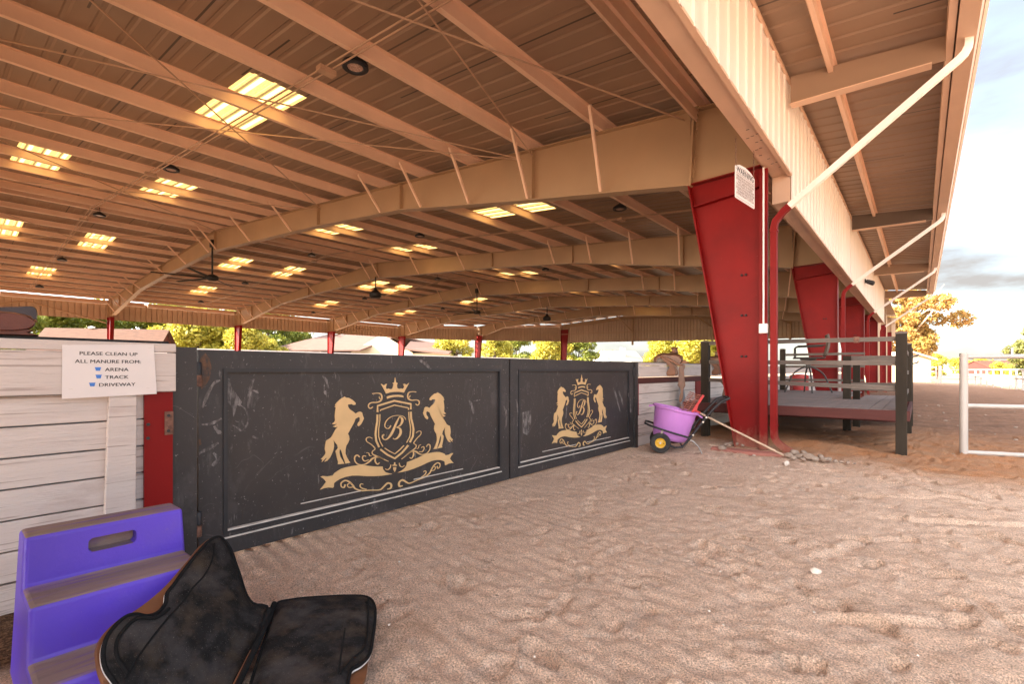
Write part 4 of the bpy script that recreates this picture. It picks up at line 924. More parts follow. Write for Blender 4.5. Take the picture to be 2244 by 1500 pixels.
# ---------------------------------------------------------------- purple mounting block
mb_ = thing('mounting_block', 'purple plastic three step mounting block with muddy treads', 'mounting block', (-2.2, .43, 0))
def block():
    T, r = .516, .172
    # section in X / Z with slightly leaning risers, swept along Y with tapered ends
    sec = [(-2.455, 0), (-2.435, T), (-2.295, T), (-2.285, T - r), (-2.095, T - r), (-2.082, T - 2 * r), (-1.90, T - 2 * r), (-1.88, 0)]
    bm = bmesh.new()
    def ring(y0, y1):
        rows = []
        for s, yv in ((-1, y0), (1, y1)):
            row = []
            for x, z in sec:
                inset = .022 * z / T
                row.append(bm.verts.new((x, yv - s * inset, z)))
            rows.append(row)
        return rows
    A, B = ring(.176, .678)
    n = len(sec); faces = []
    for i in range(n):
        j = (i + 1) % n; faces.append(bm.faces.new((A[i], B[i], B[j], A[j])))
    bm.faces.new(A[::-1]); bm.faces.new(B)
    bmesh.ops.recalc_face_normals(bm, faces=bm.faces)
    # treads get the muddy material; hand hole cut in the top riser by rebuilding that face
    me = bpy.data.meshes.new('body'); riser = faces[2]
    hy0, hy1, hz0, hz1 = .362, .503, .418, .468
    c = list(riser.verts); bm.faces.remove(riser)
    def px(y, z): return lerp(-2.285, -2.295, (z - (T - r)) / r)
    O = [(y, z) for y, z in ((.176 + .022 * (T - r) / T, T - r), (.678 - .022 * (T - r) / T, T - r), (.678 - .022, T), (.176 + .022, T))]
    def ov(y, z): return min(c, key=lambda v: abs(v.co.y - y) + abs(v.co.z - z))
    outer = [ov(*p) for p in O]
    q = .016; hole = []
    for cx, cz, a0 in ((hy1 - q, hz1 - q, 0), (hy0 + q, hz1 - q, 90), (hy0 + q, hz0 + q, 180), (hy1 - q, hz0 + q, 270)):
        for k in range(5): a = R(a0 + 22.5 * k); hole.append((cx + q * math.cos(a), cz + q * math.sin(a)))
    hv = [bm.verts.new((px(y, z), y, z)) for y, z in hole]; hb = [bm.verts.new((px(y, z) - .055, y, z)) for y, z in hole]
    m = len(hole)
    quad = [outer[2], outer[3], outer[0], outer[1]]
    for k in range(4):
        seg = [hv[(5 * k + i) % m] for i in range(5)]
        bm.faces.new([quad[k]] + seg[::-1] if False else [quad[k], *seg[::-1]])
        bm.faces.new([quad[k], seg[-1], hv[(5 * k + 5) % m], quad[(k + 1) % 4]])
    for i in range(m): bm.faces.new((hv[i], hv[(i + 1) % m], hb[(i + 1) % m], hb[i]))
    fb = bm.faces.new(hb)
    bmesh.ops.recalc_face_normals(bm, faces=bm.faces)
    lay = bm.edges.layers.float.new('bevel_weight_edge'); main = set(A) | set(B)
    for e in bm.edges:
        if e.verts[0] in main and e.verts[1] in main and len(e.link_faces) == 2 and e.calc_face_angle() > .5: e[lay] = 1.0
    iv = WM[mb_.name].inverted()
    tread = [f for f in bm.faces if f.normal.z > .9 and f.calc_center_median().z > .1]
    for f in tread: f.material_index = 1
    fb.material_index = 1
    for v in bm.verts: v.co = iv @ v.co
    bm.to_mesh(me); bm.free(); me.materials.append(PURPLE); me.materials.append(MUD)
    o = bpy.data.objects.new('body', me); COL.objects.link(o); o.parent = mb_
    me.shade_smooth(); me.set_sharp_from_angle(angle=R(60))
    b = o.modifiers.new('bevel', 'BEVEL'); b.width = .016; b.segments = 4; b.limit_method = 'WEIGHT'; b.use_clamp_overlap = False
block()
# ---------------------------------------------------------------- black felt saddle pad in the foreground
pad = thing('saddle_pad', 'black felt underside of a folded leather saddle pad in front of the purple block', 'saddle pad', (-1.9, .7, 0))
def plane_map(p0, p1, p2):
    n_ = (p1 - p0).cross(p2 - p0).normalized()
    if n_.dot(Vector((0, 0, H)) - p0) < 0: n_ = -n_
    def f(x, y):
        d = ray(x, y); o = Vector((0, 0, H)); t = (p0 - o).dot(n_) / d.dot(n_); return o + d * t
    return f, n_
def filled(outline, step, fmap, n_, bulge, th):
    P = catmull([(x, y, 0) for x, y in outline], 4, True); P = [(p.x, p.y) for p in P]
    xs = [p[0] for p in P]; ys = [p[1] for p in P]
    def inside(x, y):
        c = False; j = len(P) - 1
        for i in range(len(P)):
            if (P[i][1] > y) != (P[j][1] > y) and x < (P[j][0] - P[i][0]) * (y - P[i][1]) / (P[j][1] - P[i][1]) + P[i][0]: c = not c
            j = i
        return c
    def dist(x, y): return min(math.hypot(x - a, y - b) for a, b in P)
    pts = [Vector(p) for p in P]; n0 = len(P)
    y = min(ys)
    while y < max(ys):
        x = min(xs)
        while x < max(xs):
            if inside(x, y) and dist(x, y) > step * .6: pts.append(Vector((x, y)))
            x += step
        y += step
    r = delaunay_2d_cdt(pts, [], [list(range(n0))], 1, 1e-4)
    V, Fc = r[0], r[2]
    top = []
    for v in V:
        dd = dist(v.x, v.y); e = min(1, dd / 26); q = 1 - (1 - e) ** 2
        top.append(fmap(v.x, v.y) + n_ * (th * q + bulge(v.x, v.y)))
    bot = [fmap(v.x, v.y) + n_ * (bulge(v.x, v.y) - .012) for v in V]
    m = MB(); k = len(V); m.add(top + bot, [tuple(f) for f in Fc] + [tuple(i + k for i in f[::-1]) for f in Fc])
    rim = [fmap(x, y) + n_ * bulge(x, y) for x, y in P]
    e = [(i, (i + 1) % n0, k + (i + 1) % n0, k + i) for i in range(n0)]
    m.f += e
    return m, rim, P
Lo = [(588,1340),(560,1318),(537,1285),(520,1245),(508,1205),(494,1186),(476,1179),(455,1190),(432,1214),(405,1248),(378,1286),(364,1304),(360,1326),(344,1346),(322,1352),(303,1346),(282,1349),(257,1368),(236,1396),(228,1428),(234,1465),(250,1500),(285,1565),(380,1600),(470,1580),(520,1500),(550,1440)]
Ro = [(604,1330),(640,1320),(700,1314),(770,1309),(803,1311),(819,1326),(822,1356),(815,1410),(808,1440),(790,1462),(770,1476),(762,1500),(745,1560),(640,1610),(548,1585),(548,1510),(570,1440),(592,1370)]
fL, nL = plane_map(onX(588, 1338, -1.98), onX(480, 1182, -2.2), onX(225, 1420, -1.83))
fR, nR = plane_map(onZ(590, 1338, .085), onZ(822, 1330, .06), onZ(548, 1500, .085))
bl = lambda x, y: .022 * math.exp(-(((x - 470) / 70) ** 2 + ((y - 1380) / 80) ** 2)) - .018 * math.exp(-(((x - 545) / 40) ** 2 + ((y - 1300) / 60) ** 2)) + .006 * math.sin(x * .05 + y * .03)
br_ = lambda x, y: .012 * math.sin((x - 560) * .012) + .004 * math.sin(y * .05 + x * .02)
m, rimL, PL = filled(Lo, 15, fL, nL, bl, .020); a1 = m.build('felt_panel', FELT, pad, smooth=70)
m, rimR, PR = filled(Ro, 15, fR, nR, br_, .020); a2 = m.build('felt_panel', FELT, pad, smooth=70)
MB().tube(rimL, .0065, 8, closed=True).build('binding', PIPING, a1, smooth=60)
MB().tube(rimR, .0065, 8, closed=True).build('binding', PIPING, a2, smooth=60)
off = [p - nL * .010 for p in rimL]; MB().tube(off[44:92], .0035, 6).build('white_edge', WHITE, a1, smooth=60)
off = [p - nR * .011 for p in rimR]; MB().tube(off[16:48], .0032, 6).build('white_edge', WHITE, a2, smooth=60)
# leather backing panels that show past the felt
LB = [(478,1181),(450,1186),(425,1214),(400,1244),(372,1276),(338,1306),(304,1330),(266,1352),(236,1382),(223,1410),(227,1440),(233,1470),(246,1505),(300,1570),(400,1560),(520,1420),(520,1260)]
m, r_, _ = filled(LB, 22, fL, nL, lambda x, y: bl(x, y) - .022, .004); m.build('leather_backing', LEATHER, pad, smooth=70)
RB = [(610,1336),(700,1320),(800,1316),(812,1345),(808,1420),(806,1450),(800,1480),(786,1500),(740,1570),(640,1600),(560,1560),(560,1460)]
m, r_, _ = filled(RB, 22, fR, nR, lambda x, y: br_(x, y) - .024, .004); m.build('leather_backing', LEATHER, pad, smooth=70)
def stitched(f, n_, bulge, pts, r=.0036, th=.019):
    return MB().tube([f(x, y) + n_ * (bulge(x, y) + th) for x, y in [(p.x, p.y) for p in catmull([(x, y, 0) for x, y in pts], 5)]], r, 6)
stitched(fL, nL, bl, [(462,1200),(458,1235),(440,1270),(412,1300),(392,1328),(350,1375),(300,1440),(262,1500)]).build('seam', PIPING, a1, smooth=60)
stitched(fL, nL, bl, [(360,1345),(330,1365),(296,1362),(268,1385),(250,1415),(250,1450),(268,1490)], .006).build('seam', PIPING, a1, smooth=60)
stitched(fR, nR, br_, [(806,1322),(806,1370),(800,1430),(770,1465),(745,1500)]).build('seam', PIPING, a2, smooth=60)
stitched(fR, nR, br_, [(755,1395),(748,1440),(740,1500)]).build('seam', PIPING, a2, smooth=60)
pth = [fR(x, y) + nR * .022 for x, y in ((600,1336),(588,1368),(566,1420),(540,1475),(515,1530))]; MB().tube(pth, .011, 8).build('spine_roll', PIPING, pad, smooth=60)
pth = [fL(x, y) + nL * .016 for x, y in ((585,1342),(566,1385),(540,1435),(512,1490),(490,1540))]; MB().tube(pth, .011, 8).build('spine_roll', PIPING, pad, smooth=60)
pth = [(fL(x, y) + fR(x, y)) / 2 + nR * .004 for x, y in ((586,1352),(572,1388),(546,1438),(520,1490),(500,1530))]; MB().tube(pth, .005, 6).build('spine_edging', LEATHER, pad, smooth=60)
M_ = Matrix.Translation(fR(800, 1334) + nR * .017)
MB().lathe([(.0, .008), (.012, .007), (.016, .002), (.017, -.004)], 14, M_).build('stud', PIPING, a2, smooth=50)
# ---------------------------------------------------------------- saddles astride the fences
def saddle(label, loc, rz):
    # drawn in side elevation (drawing units -> metres), every layer with its own distance from the centre line
    t = thing('western_saddle', label, 'saddle', loc, rz)
    uw = lambda p: ((p[0] - 560) * .000804, (470 - p[1]) * .000847)
    def layer(P, y0, y1, name, m_, arch=0.0, k=3, edge=.82):
        Q = [uw(p) for p in P]; Q = [(p.x, p.y) for p in catmull([(u, w_, 0) for u, w_ in Q], k, True)]
        cu = sum(q[0] for q in Q) / len(Q); cw = sum(q[1] for q in Q) / len(Q); rows = []; n_ = 9
        for i in range(n_):
            q = i / (n_ - 1); s_ = lerp(edge, 1, min(1, 3.2 * min(q, 1 - q)) ** .5); dz = -arch * (2 * q - 1) ** 2
            rows.append([(cu + (u - cu) * s_, lerp(y0, y1, q), cw + (w_ - cw) * s_ + dz) for u, w_ in Q + Q[:1]])
        m = MB(); m.grid(rows); m.add(rows[0][:-1], [tuple(range(len(Q)))]); m.add(rows[-1][:-1], [tuple(range(len(Q)))])
        return m.build(name, m_, t, local=True, smooth=50)
    layer([(238,445),(246,385),(300,328),(370,300),(450,290),(550,296),(620,300),(690,298),(760,335),(800,385),(808,430),(780,478),(730,465),(680,430),(610,385),(530,350),(450,334),(360,345),(290,378),(262,425)], -.17, .19, 'seat', SADDLE, .03)
    layer([(246,452),(262,410),(320,372),(390,360),(470,400),(560,440),(660,470),(700,500),(560,520),(430,470),(330,462)], -.16, .17, 'fleece_lining', FLEECE, .02)
    layer([(365,372),(420,362),(520,388),(640,448),(740,508),(806,516),(770,536),(712,540),(600,476),(500,424),(400,402)], -.215, -.172, 'skirt', LEATHER, 0, 3)
    layer([(560,478),(660,518),(700,560),(700,690),(650,705),(632,560)], -.205, -.185, 'back_flap', SADDLE, 0, 3)
    layer([(388,380),(440,440),(505,500),(548,572),(502,640),(490,690),(522,722),(590,724),(642,712),(658,640),(642,560),(600,500),(520,432),(430,384)], -.235, -.217, 'fender', LEATHER, 0, 3)
    layer([(756,478),(800,440),(832,424),(852,460),(905,464),(900,486),(850,497),(780,500)], -.20, -.10, 'latigo_carrier', LEATHER, .0, 3)
    layer([(735,540),(790,530),(815,640),(822,740),(836,900),(802,960),(800,1080),(770,1190),(718,1190),(750,1060),(746,960),(692,892),(706,860),(715,700),(722,600)], -.228, -.216, 'stirrup_strap', SADDLE, 0, 2)
    layer([(790,520),(832,520),(835,560),(812,610),(800,620)], -.20, -.19, 'front_strap', SADDLE, 0, 2)
    hp = [(.085, 300), (.055, 285), (.046, 250), (.043, 228), (.046, 216), (.057, 208), (.060, 194), (.05, 186), (0, 184)]
    MB().lathe([(r_, (470 - z_) * .000847) for r_, z_ in hp], 18, Matrix.Translation(((645 - 560) * .000804, 0, 0))).build('horn', SADDLE, t, local=True, smooth=50)
    P = [uw(p) for p in ((700,545),(688,575),(700,610),(716,590),(712,555))]; MB().tube([(u, -.235, w_) for u, w_ in P], .006, 6, closed=True).build('ring', ALU, t, local=True, smooth=50)
    return t
_p = onX(1468.8, 792.7, GX)
sad = saddle('brown western saddle on the white fence above the purple bucket cart', (_p.x, _p.y, 1.20), YAW - .32)
dup(sad, (GX, 9.75, 1.20), label='brown western saddle on the white fence seen through the deck railing')
# saddle cut by the left edge of the photo: big round skirt, dark seat flap on top
s3 = thing('western_saddle', 'reddish brown saddle lying on the fence at the left edge of the photo', 'saddle', (-3.05, .05, 1.225))
def side(P, xa, xb, name, m_, bev):
    m = MB(); n_ = len(P); Q = [(p.x, p.y) for p in catmull([(y, z, 0) for y, z in P], 4, True)]
    rows = []
    for k in range(9):
        q = k / 8; sc_ = .80 + .20 * math.sin(math.pi * q) ** .5; cy = sum(p[0] for p in Q) / len(Q); cz = sum(p[1] for p in Q) / len(Q)
        rows.append([(lerp(xa, xb, q), cy + (y - cy) * lerp(1, sc_, .25), cz + (z - cz) * sc_) for y, z in Q + Q[:1]])
    m.grid(rows); m.add(rows[0][:-1], [tuple(range(len(Q)))]); m.add(rows[-1][:-1], [tuple(range(len(Q)))])
    return m.build(name, m_, s3, smooth=50)
side([(-.4, 1.24), (.15, 1.236), (.25, 1.243), (.285, 1.260), (.297, 1.285), (.28, 1.305), (.25, 1.318), (.15, 1.324), (-.4, 1.320)], -2.945, -3.16, 'skirt', OXBLOOD, .02)
side([(-.4, 1.318), (.12, 1.322), (.22, 1.320), (.27, 1.311), (.296, 1.29), (.303, 1.32), (.298, 1.348), (.28, 1.357), (.23, 1.349), (.1, 1.338), (-.4, 1.332)], -2.95, -3.14, 'seat_flap', NAVY, .01)
side([(-.4, 1.226), (.26, 1.226), (.275, 1.238), (.28, 1.255), (.1, 1.25), (-.4, 1.25)], -2.965, -3.14, 'skirt_base', OXBLOOD, .01)
MB().tube([(-2.948, -.3, 1.320), (-2.948, .1, 1.323), (-2.948, .225, 1.318), (-2.952, .275, 1.307), (-2.957, .296, 1.286)], .004, 6).build('stitched_edge', SADDLE, s3, smooth=50)
# ---------------------------------------------------------------- bucket cart
c0 = onZ(1447, 993, 0)
cart = thing('bucket_cart', 'two wheeled cart carrying a lilac plastic muck tub by the fence', 'cart', c0, YAW - .27)
def wheel(y):
    M = Matrix.Translation((0, y, .128)) @ Matrix.Rotation(R(90), 4, 'X')
    w_ = MB().lathe([(.066, -.024), (.10, -.036), (.122, -.030), (.130, -.012), (.130, .012), (.122, .030), (.10, .036), (.066, .024), (.066, -.024)], 28, M).build('wheel', RUBBER, cart, local=True, smooth=40)
    MB().lathe([(0, .016), (.03, .018), (.045, .010), (.062, .022), (.068, .022), (.068, -.022), (0, -.016)], 24, M).build('rim', YELLOW, w_, local=True, smooth=40)
    MB().lathe([(.013, -.03), (.013, .032)], 10, M).build('axle_nut', ALU, w_, local=True, smooth=40)
wheel(0); wheel(.46)
MB().tube([(0, 0, .128), (0, .46, .128)], .012, 8).build('axle', BLACK, cart, local=True, smooth=50)
TM = Matrix.Translation((.115, .23, .145)) @ Matrix.Rotation(R(12), 4, 'Y')
MB().lathe([(0, .0), (.17, .0), (.205, .018), (.225, .06), (.27, .40), (.298, .405), (.302, .43), (.285, .437), (.262, .425), (.215, .07), (.19, .03), (0, .02)], 36, TM, 1.0, .80).build('tub', LILAC, cart, local=True, smooth=50)
for s in (-1, 1):
    MB().beam(TM @ Vector((s * .29, 0, .41)), TM @ Vector((s * .345, 0, .385)), .13, .018, (0, 0, 1)).build('tub_handle', LILAC, cart, local=True, bevel=.006)
m = MB(); B1 = [(-.15, .0, .36), (-.05, -.02, .325), (.15, -.02, .265), (.36, .0, .205)]
m.tube([(.36, .46, .205), (.15, .48, .265), (-.05, .47, .325), (-.15, .44, .36), (-.185, .38, .372), (-.19, .08, .372), (-.15, .0, .36), (-.05, -.015, .325), (.15, -.02, .265), (.36, .0, .205)], .013, 8)
m.tube([(.02, 0, .13), (.18, 0, .075), (.27, 0, .085), (.33, 0, .16), (.36, 0, .21)], .014, 8); m.tube([(.02, .46, .13), (.18, .46, .075), (.27, .46, .085), (.33, .46, .16), (.36, .46, .21)], .014, 8)
m.tube([(.27, 0, .085), (.27, .46, .085)], .012, 8)
m.build('frame', BLACK, cart, local=True, smooth=60)
m = MB(); H1 = lambda y: [(.31, y, .13), (.38, y, .22), (.56, y, .475), (.66, y, .60), (.74, y, .68), (.83, y, .72)]
m.tube(H1(0.02), [.016, .016, .017, .02, .021, .018], 8); m.tube(H1(.44), [.016, .016, .017, .02, .021, .018], 8); m.tube([(.83, .02, .72), (.845, .23, .725), (.83, .44, .72)], .016, 8)
m.build('push_handle', BLACK, cart, local=True, smooth=60)
m = MB()
for p in ((.40, .245), (.52, .415), (.56, .475)):
    m.lathe([(.012, 0), (.012, .012)], 8, Matrix.Translation((p[0], -.0, p[1])) @ Matrix.Rotation(R(90), 4, 'X'))
m.build('bolt', ALU, cart, local=True)
m = MB()
for y in (.03, .16): m.tube([(.33, y, .19), (.42, y, .145), (.475, y, .085), (.51, y, .005)], .0075, 6)
m.tube([(.51, .03, .006), (.51, .16, .006)], .0075, 6); m.build('prop_stand', ALU, cart, local=True, smooth=60)
MB().beam((.01, -.012, .235), (.03, -.02, .30), .024, .012, (0, 1, 0)).build('wheel_bracket', ALU, cart, local=True)
# manure fork resting in the tub
fk = thing('manure_fork', 'red manure fork with pale wooden handle leaning from the tub to the ground', 'fork', onZ(1722, 1000, 0))
h0 = atD(1524, 901, 6.52); h1 = onZ(1722, 1001, .012)
MB().tube([h0, h1], .0135, 10).build('handle', HANDLE, fk, smooth=60)
MB().tube([h0 + (h0 - h1).normalized() * .03, h0 - (h0 - h1).normalized() * .07], .018, 8).build('ferrule', REDPL, fk, smooth=60)
b0, b1 = atD(1541, 868, 6.62), atD(1514, 909, 6.46); t0, t1 = atD(1511, 859, 6.72), atD(1484, 902, 6.52)
MB().beam(b0, b1, .03, .035, ray(1500, 880)).build('head_bar', REDPL, fk)
MB().beam((b0 + b1) / 2, h0, .03, .02, ray(1500, 880)).build('head_neck', REDPL, fk)
m = MB()
for i in range(13):
    q = i / 12; a, b = b0.lerp(b1, q), t0.lerp(t1, q); m.tube([a, a.lerp(b, .5) + Vector((0, 0, -.012)), b], .0055, 5)
for s in (.35, .7): m.tube([b0.lerp(t0, s), b1.lerp(t1, s)], .005, 5)
m.build('tines', mat('rust_red_tines', (.34, .12, .08), .6, var=.3, vscale=30), fk, smooth=60)
# ---------------------------------------------------------------- viewing deck
DZ, DY = .567, 7.86
dk = thing('viewing_deck', 'raised viewing deck with dark red rim and brown railing posts', 'deck', (-1.4, 9.2, 0))
m = MB(); x = -2.96
while x < -.26:
    x1 = min(x + .136, -.235); y1 = 14.2 if x1 < -.98 else 10.35
    m.box(x, x1 - .010, DY + .02, y1, DZ - .03, DZ); x += .136
m.build('deck_floor', DECKW, dk, bevel=.003)
m = MB(); m.box(-2.98, -.10, DY - .035, DY, .435, DZ - .002); m.build('rim_board', REDWOOD, dk)
MB().box(-.135, -.10, DY, 10.35, .435, DZ - .004).build('rim_board', REDWOOD, dk)
MB().box(-.98, -.14, 10.36, 10.39, .33, DZ - .01).build('rim_board', REDWOOD, dk)
m = MB(); x = -.97
while x < -.2: m.box(x, x + .126, 11.5, 14.2, .46, .49); x += .136
m.build('lower_step', DECKW, dk)
MB().box(-.98, -.14, 11.46, 11.495, .36, .488).build('rim_board', REDWOOD, dk)
MB().box(-2.9, -.2, 9.2, 9.26, .30, .44).build('joist', REDWOOD, dk)
def post(x, y, z0, z1, sz=.115, cap=True):
    o = MB().box(x - sz / 2, x + sz / 2, y - sz / 2, y + sz / 2, z0, z1).build('post', POSTW, dk, bevel=.006)
    if cap: MB().add([(x + a * (sz / 2 + .004), y + b * (sz / 2 + .004), z1 + .001) for a, b in ((-1, -1), (1, -1), (1, 1), (-1, 1))] + [(x + a * (sz / 2 + .004), y + b * (sz / 2 + .004), z1 + .022) for a, b in ((-1, -1), (1, -1), (1, 1), (-1, 1))] + [(x, y, z1 + .036)],
        [(0, 3, 2, 1), (0, 1, 5, 4), (1, 2, 6, 5), (2, 3, 7, 6), (3, 0, 4, 7), (4, 5, 8), (5, 6, 8), (6, 7, 8), (7, 4, 8)]).build('post_cap', RAILW, o)
PR_ = -.185
post(PR_, DY + .02, -.05, 1.535); post(-2.62, DY + .06, .0, 1.515)
post(-1.0, 10.45, -.02, 1.33, .115, False); post(-.93, 11.3, -.02, 1.33, .11, False); post(-2.72, 14.1, .2, 1.60)
post(PR_ + .02, 10.45, -.02, 1.5, .11); post(PR_ + .02, 12.2, -.02, 1.48, .11)
def rail(a, b):
    a, b = Vector(a), Vector(b); m = MB()
    for dz in (.016, -.016): m.beam(a + Vector((0, 0, dz)), b + Vector((0, 0, dz)), .036, .027)
    m.beam(a, b, .022, .012); m.build('rail', RAILW, dk, bevel=.003)
for zl, zr in ((1.50, 1.475), (1.205, 1.165), (.925, .845)): rail((-2.56, DY + .03, zl), (PR_ - .05, DY + .03, zr))
MB().box(-.68, -.62, DY + .0, DY + .05, 1.44, 1.52).build('rail_bracket', RUST, dk)
for z in (1.30, 1.24): rail((-.94, 10.45, z), (PR_ - .03, 10.47, z - .01))
for z in (1.20,): rail((-.88, 11.3, z), (PR_ - .03, 11.3, z))
MB().box(-.94, PR_ - .03, 10.42, 10.46, .72, .86).build('kick_board', RAILW, dk, bevel=.004)
for z in (1.47, 1.17, .83): rail((-2.66, 14.1, z), (-1.0, 14.1, z))
for z in (1.35, 1.05, .75): rail((PR_ + .02, DY + .08, z), (PR_ + .02, 12.1, z - .02))
for zz_ in (1.30, 1.18): MB().tube([(PR_ + .06, 10.6, zz_), (PR_ + .14, 10.8, zz_ + .02), (PR_ + .16, 11.0, zz_ + .05)], .012, 6).build('hook', BLACK, dk)
# swivel bar stool
st = thing('bar_stool', 'swivel bar stool with curved metal legs standing on the deck', 'stool', (-2.12, 13.1, DZ))
st.location = onZ(1771, 861, DZ); st.location.y -= 0; WM[st.name] = Matrix.Translation(st.location) @ Matrix.Rotation(YAW - .5, 4, 'Z'); st.rotation_euler = (0, 0, YAW - .5)
STL = mat('dark_bronze_metal', (.05, .042, .038), .45, var=.2)
for a in (R(0), R(90), R(180), R(270)):
    d = Vector((math.cos(a + .12), math.sin(a + .12), 0))
    MB().tube(catmull([Vector((0, 0, .58)), d * .12 + Vector((0, 0, .56)), d * .30 + Vector((0, 0, .42)), d * .40 + Vector((0, 0, .18)), d * .47], 4), .018, 7).build('leg', STL, st, local=True, smooth=60)
MB().tube([(.36 * math.cos(k * math.pi / 12), .36 * math.sin(k * math.pi / 12), .22) for k in range(24)], .014, 6, closed=True).build('foot_ring', STL, st, local=True, smooth=60)
MB().lathe([(.05, .55), (.05, .72), (.16, .74), (.16, .77)], 12).build('swivel', STL, st, local=True, smooth=40)
MB().box(-.30, .32, -.3, .3, .77, .80).build('seat', STL, st, local=True, bevel=.02)
for s in (-1, 1): MB().tube([(-.26, s * .31, .80), (-.26, s * .31, 1.02), (-.20, s * .31, 1.05), (.30, s * .31, 1.06)], .018, 7).build('arm_rest', STL, st, local=True, smooth=60)
m = MB(); m.grid([[(.30 + .10 * (z - .8) + .05 * math.sin((z - .8) * 6), y, z) for y in (-.29, -.1, .1, .29)] for z in (.83, .93, 1.03, 1.13, 1.23, 1.30)]); m.build('backrest', RAILW, st, local=True, smooth=60, solid=.045)
rb = thing('red_barrel', 'scuffed red plastic barrel behind the bar stool', 'barrel', (-2.45, 14.7, .5))
MB().lathe([(0, 0), (.20, 0), (.22, .03), (.215, .14), (.225, .15), (.225, .17), (.215, .18), (.215, .36), (.225, .37), (.225, .39), (.20, .46), (.05, .47), (0, .47)], 24).build('drum', mat('faded_red_barrel', (.55, .05, .05), .45, var=.2, vscale=6, spots=[((.7, .5, .48), 9, .58, .66, .7)]), rb, local=True, smooth=40)
# ---------------------------------------------------------------- stones
def stone_mesh(seed):
    bm = bmesh.new(); bmesh.ops.create_icosphere(bm, subdivisions=3, radius=1.0); r_ = random.Random(seed)
    pl = [(Vector((r_.gauss(0, 1), r_.gauss(0, 1), r_.gauss(0, 1))).normalized(), r_.uniform(.62, .9)) for _ in range(9)]
    for v in bm.verts:
        for n_, d in pl:
            q = v.co.dot(n_) - d
            if q > 0: v.co -= n_ * q * .85
    me = bpy.data.meshes.new('stone'); bm.to_mesh(me); bm.free(); me.shade_smooth(); return me
SM = [stone_mesh(k) for k in range(5)]
for me in SM: me.materials.append(STONE)
PM = stone_mesh(11); PM.materials.append(PALEST)
def stone(p, s, label, grp, me=None, k=0):
    o = bpy.data.objects.new('stone', me or SM[k % 5]); COL.objects.link(o); o.location = p; o.rotation_euler = (rng.uniform(-.3, .3), rng.uniform(-.3, .3), rng.uniform(0, 6.3)); o.scale = s
    return tag(o, label, 'stone', grp)
k = 0
for x, y, s in ((1728,1004,.055),(1741,998,.06),(1752,1006,.05),(1762,1000,.055),(1772,1009,.075),(1785,1012,.05),(1798,1007,.045),(1806,1014,.045),(1818,1012,.035),(1830,1016,.03),(1760,1013,.04),(1739,1009,.04),(1843,1018,.025),(1858,1019,.024),(1872,1021,.02)):
    p = onZ(x, y, .0); stone((p.x, p.y, .018 + s * .25), (s * rng.uniform(.95, 1.3), s * .85, s * .62), 'river stones piled in a row at the foot of the red downspout', 'stones below the downspout', k=k); k += 1
for x, y, s in ((1583,987,.055),(1592,979,.04),(1604,977,.045),(1613,978,.035),(1627,981,.03),(1598,981,.032)):
    p = onZ(x, y, .0); stone((p.x, p.y, .02 + s * .2), (s * 1.1, s * .9, s * .65), 'rounded stones around the foot of the first red column', 'stones round the column foot', k=k); k += 1
p = onZ(1722, 1019, 0); stone((p.x, p.y, .015), (.045, .036, .030), 'pale stone lying alone in the sand below the fork handle', None, PM)
p = onZ(1788, 1258, 0); stone((p.x, p.y, .012), (.030, .022, .018), 'small pale stone lying alone in the middle of the sand', None, PM)
p = onZ(1652, 1001, 0); stone((p.x, p.y, .012), (.026, .016, .012), 'thin pale stone in front of the red stained footing', None, PM)
for i in range(30):
    x, y = rng.uniform(850, 2240), rng.uniform(1015, 1490); p = onZ(x, y, 0); s = rng.uniform(.003, .008)
    if p.x < -2.9: continue
    stone((p.x, p.y, s * .35), (s, s * .8, s * .6), 'tiny pale pebbles scattered over the raked sand', 'pebbles scattered on the sand', PM)
for i in range(34):
    x, y = rng.uniform(2000, 2240), rng.uniform(850, 1010); p = onZ(x, y, 0); s = rng.uniform(.010, .030)
    stone((p.x, p.y, s * .3), (s * 1.2, s * .8, s * .6), 'small brown clods scattered on the track past the white pipe gate', 'clods scattered on the track', k=i)
# ---------------------------------------------------------------- white pipe gate and track rail
pg = thing('pipe_gate', 'white pipe gate standing open at the right edge of the photo', 'gate', (.42, 8.41, 0))
g0, g1 = Vector((.42, 8.41, 0)), Vector((3.1, 9.19, 0))
up = lambda p, z: Vector((p.x, p.y, z))
MB().tube([up(g0, -.02), up(g0, 1.29)], .043, 14).build('post', PIPE, pg, smooth=50)
for z in (1.245, .625, .035): MB().tube([up(g0, z), up(g1, z)], .029, 12).build('rail', PIPE, pg, smooth=50)
MB().tube([up(g1, -.02), up(g1, 1.29)], .043, 14).build('post', PIPE, pg, smooth=50)
q = g0.lerp(g1, .165); MB().tube([up(q, 1.27), up(q, 1.35)], .016, 8).build('latch_stub', ALU, pg, smooth=50)
def pipe_fence(label, pts, step, hgt, rails, tall=()):
    t = thing('pipe_fence', label, 'fence', (*pts[0], 0))
    P = [Vector((x, y, 0)) for x, y in pts]; S = []
    for a, b in zip(P, P[1:]):
        n_ = max(1, round((b - a).length / step)); S += [a.lerp(b, i / n_) for i in range(n_)]
    S.append(P[-1])
    for p in S: MB().tube([p, up(p, hgt)], .05, 8).build('post', PIPE, t)
    for z in rails:
        m = MB(); m.tube([up(p, z) for p in P], .045, 8); m.build('rail', PIPE, t)
    for p in tall: MB().tube([Vector((*p, 0)), Vector((*p, 1.45))], .11, 8).build('gate_post', PIPE, t)
pipe_fence('white pipe rail fence curving round the track at the right', [(1.22, 52.6), (2.4, 51.5), (3.05, 48.5), (3.6, 44.0), (4.0, 40.2), (4.2, 37.5), (4.6, 32), (5.2, 26)], 1.75, 1.12, (1.10, .62), ((1.22, 52.6),))
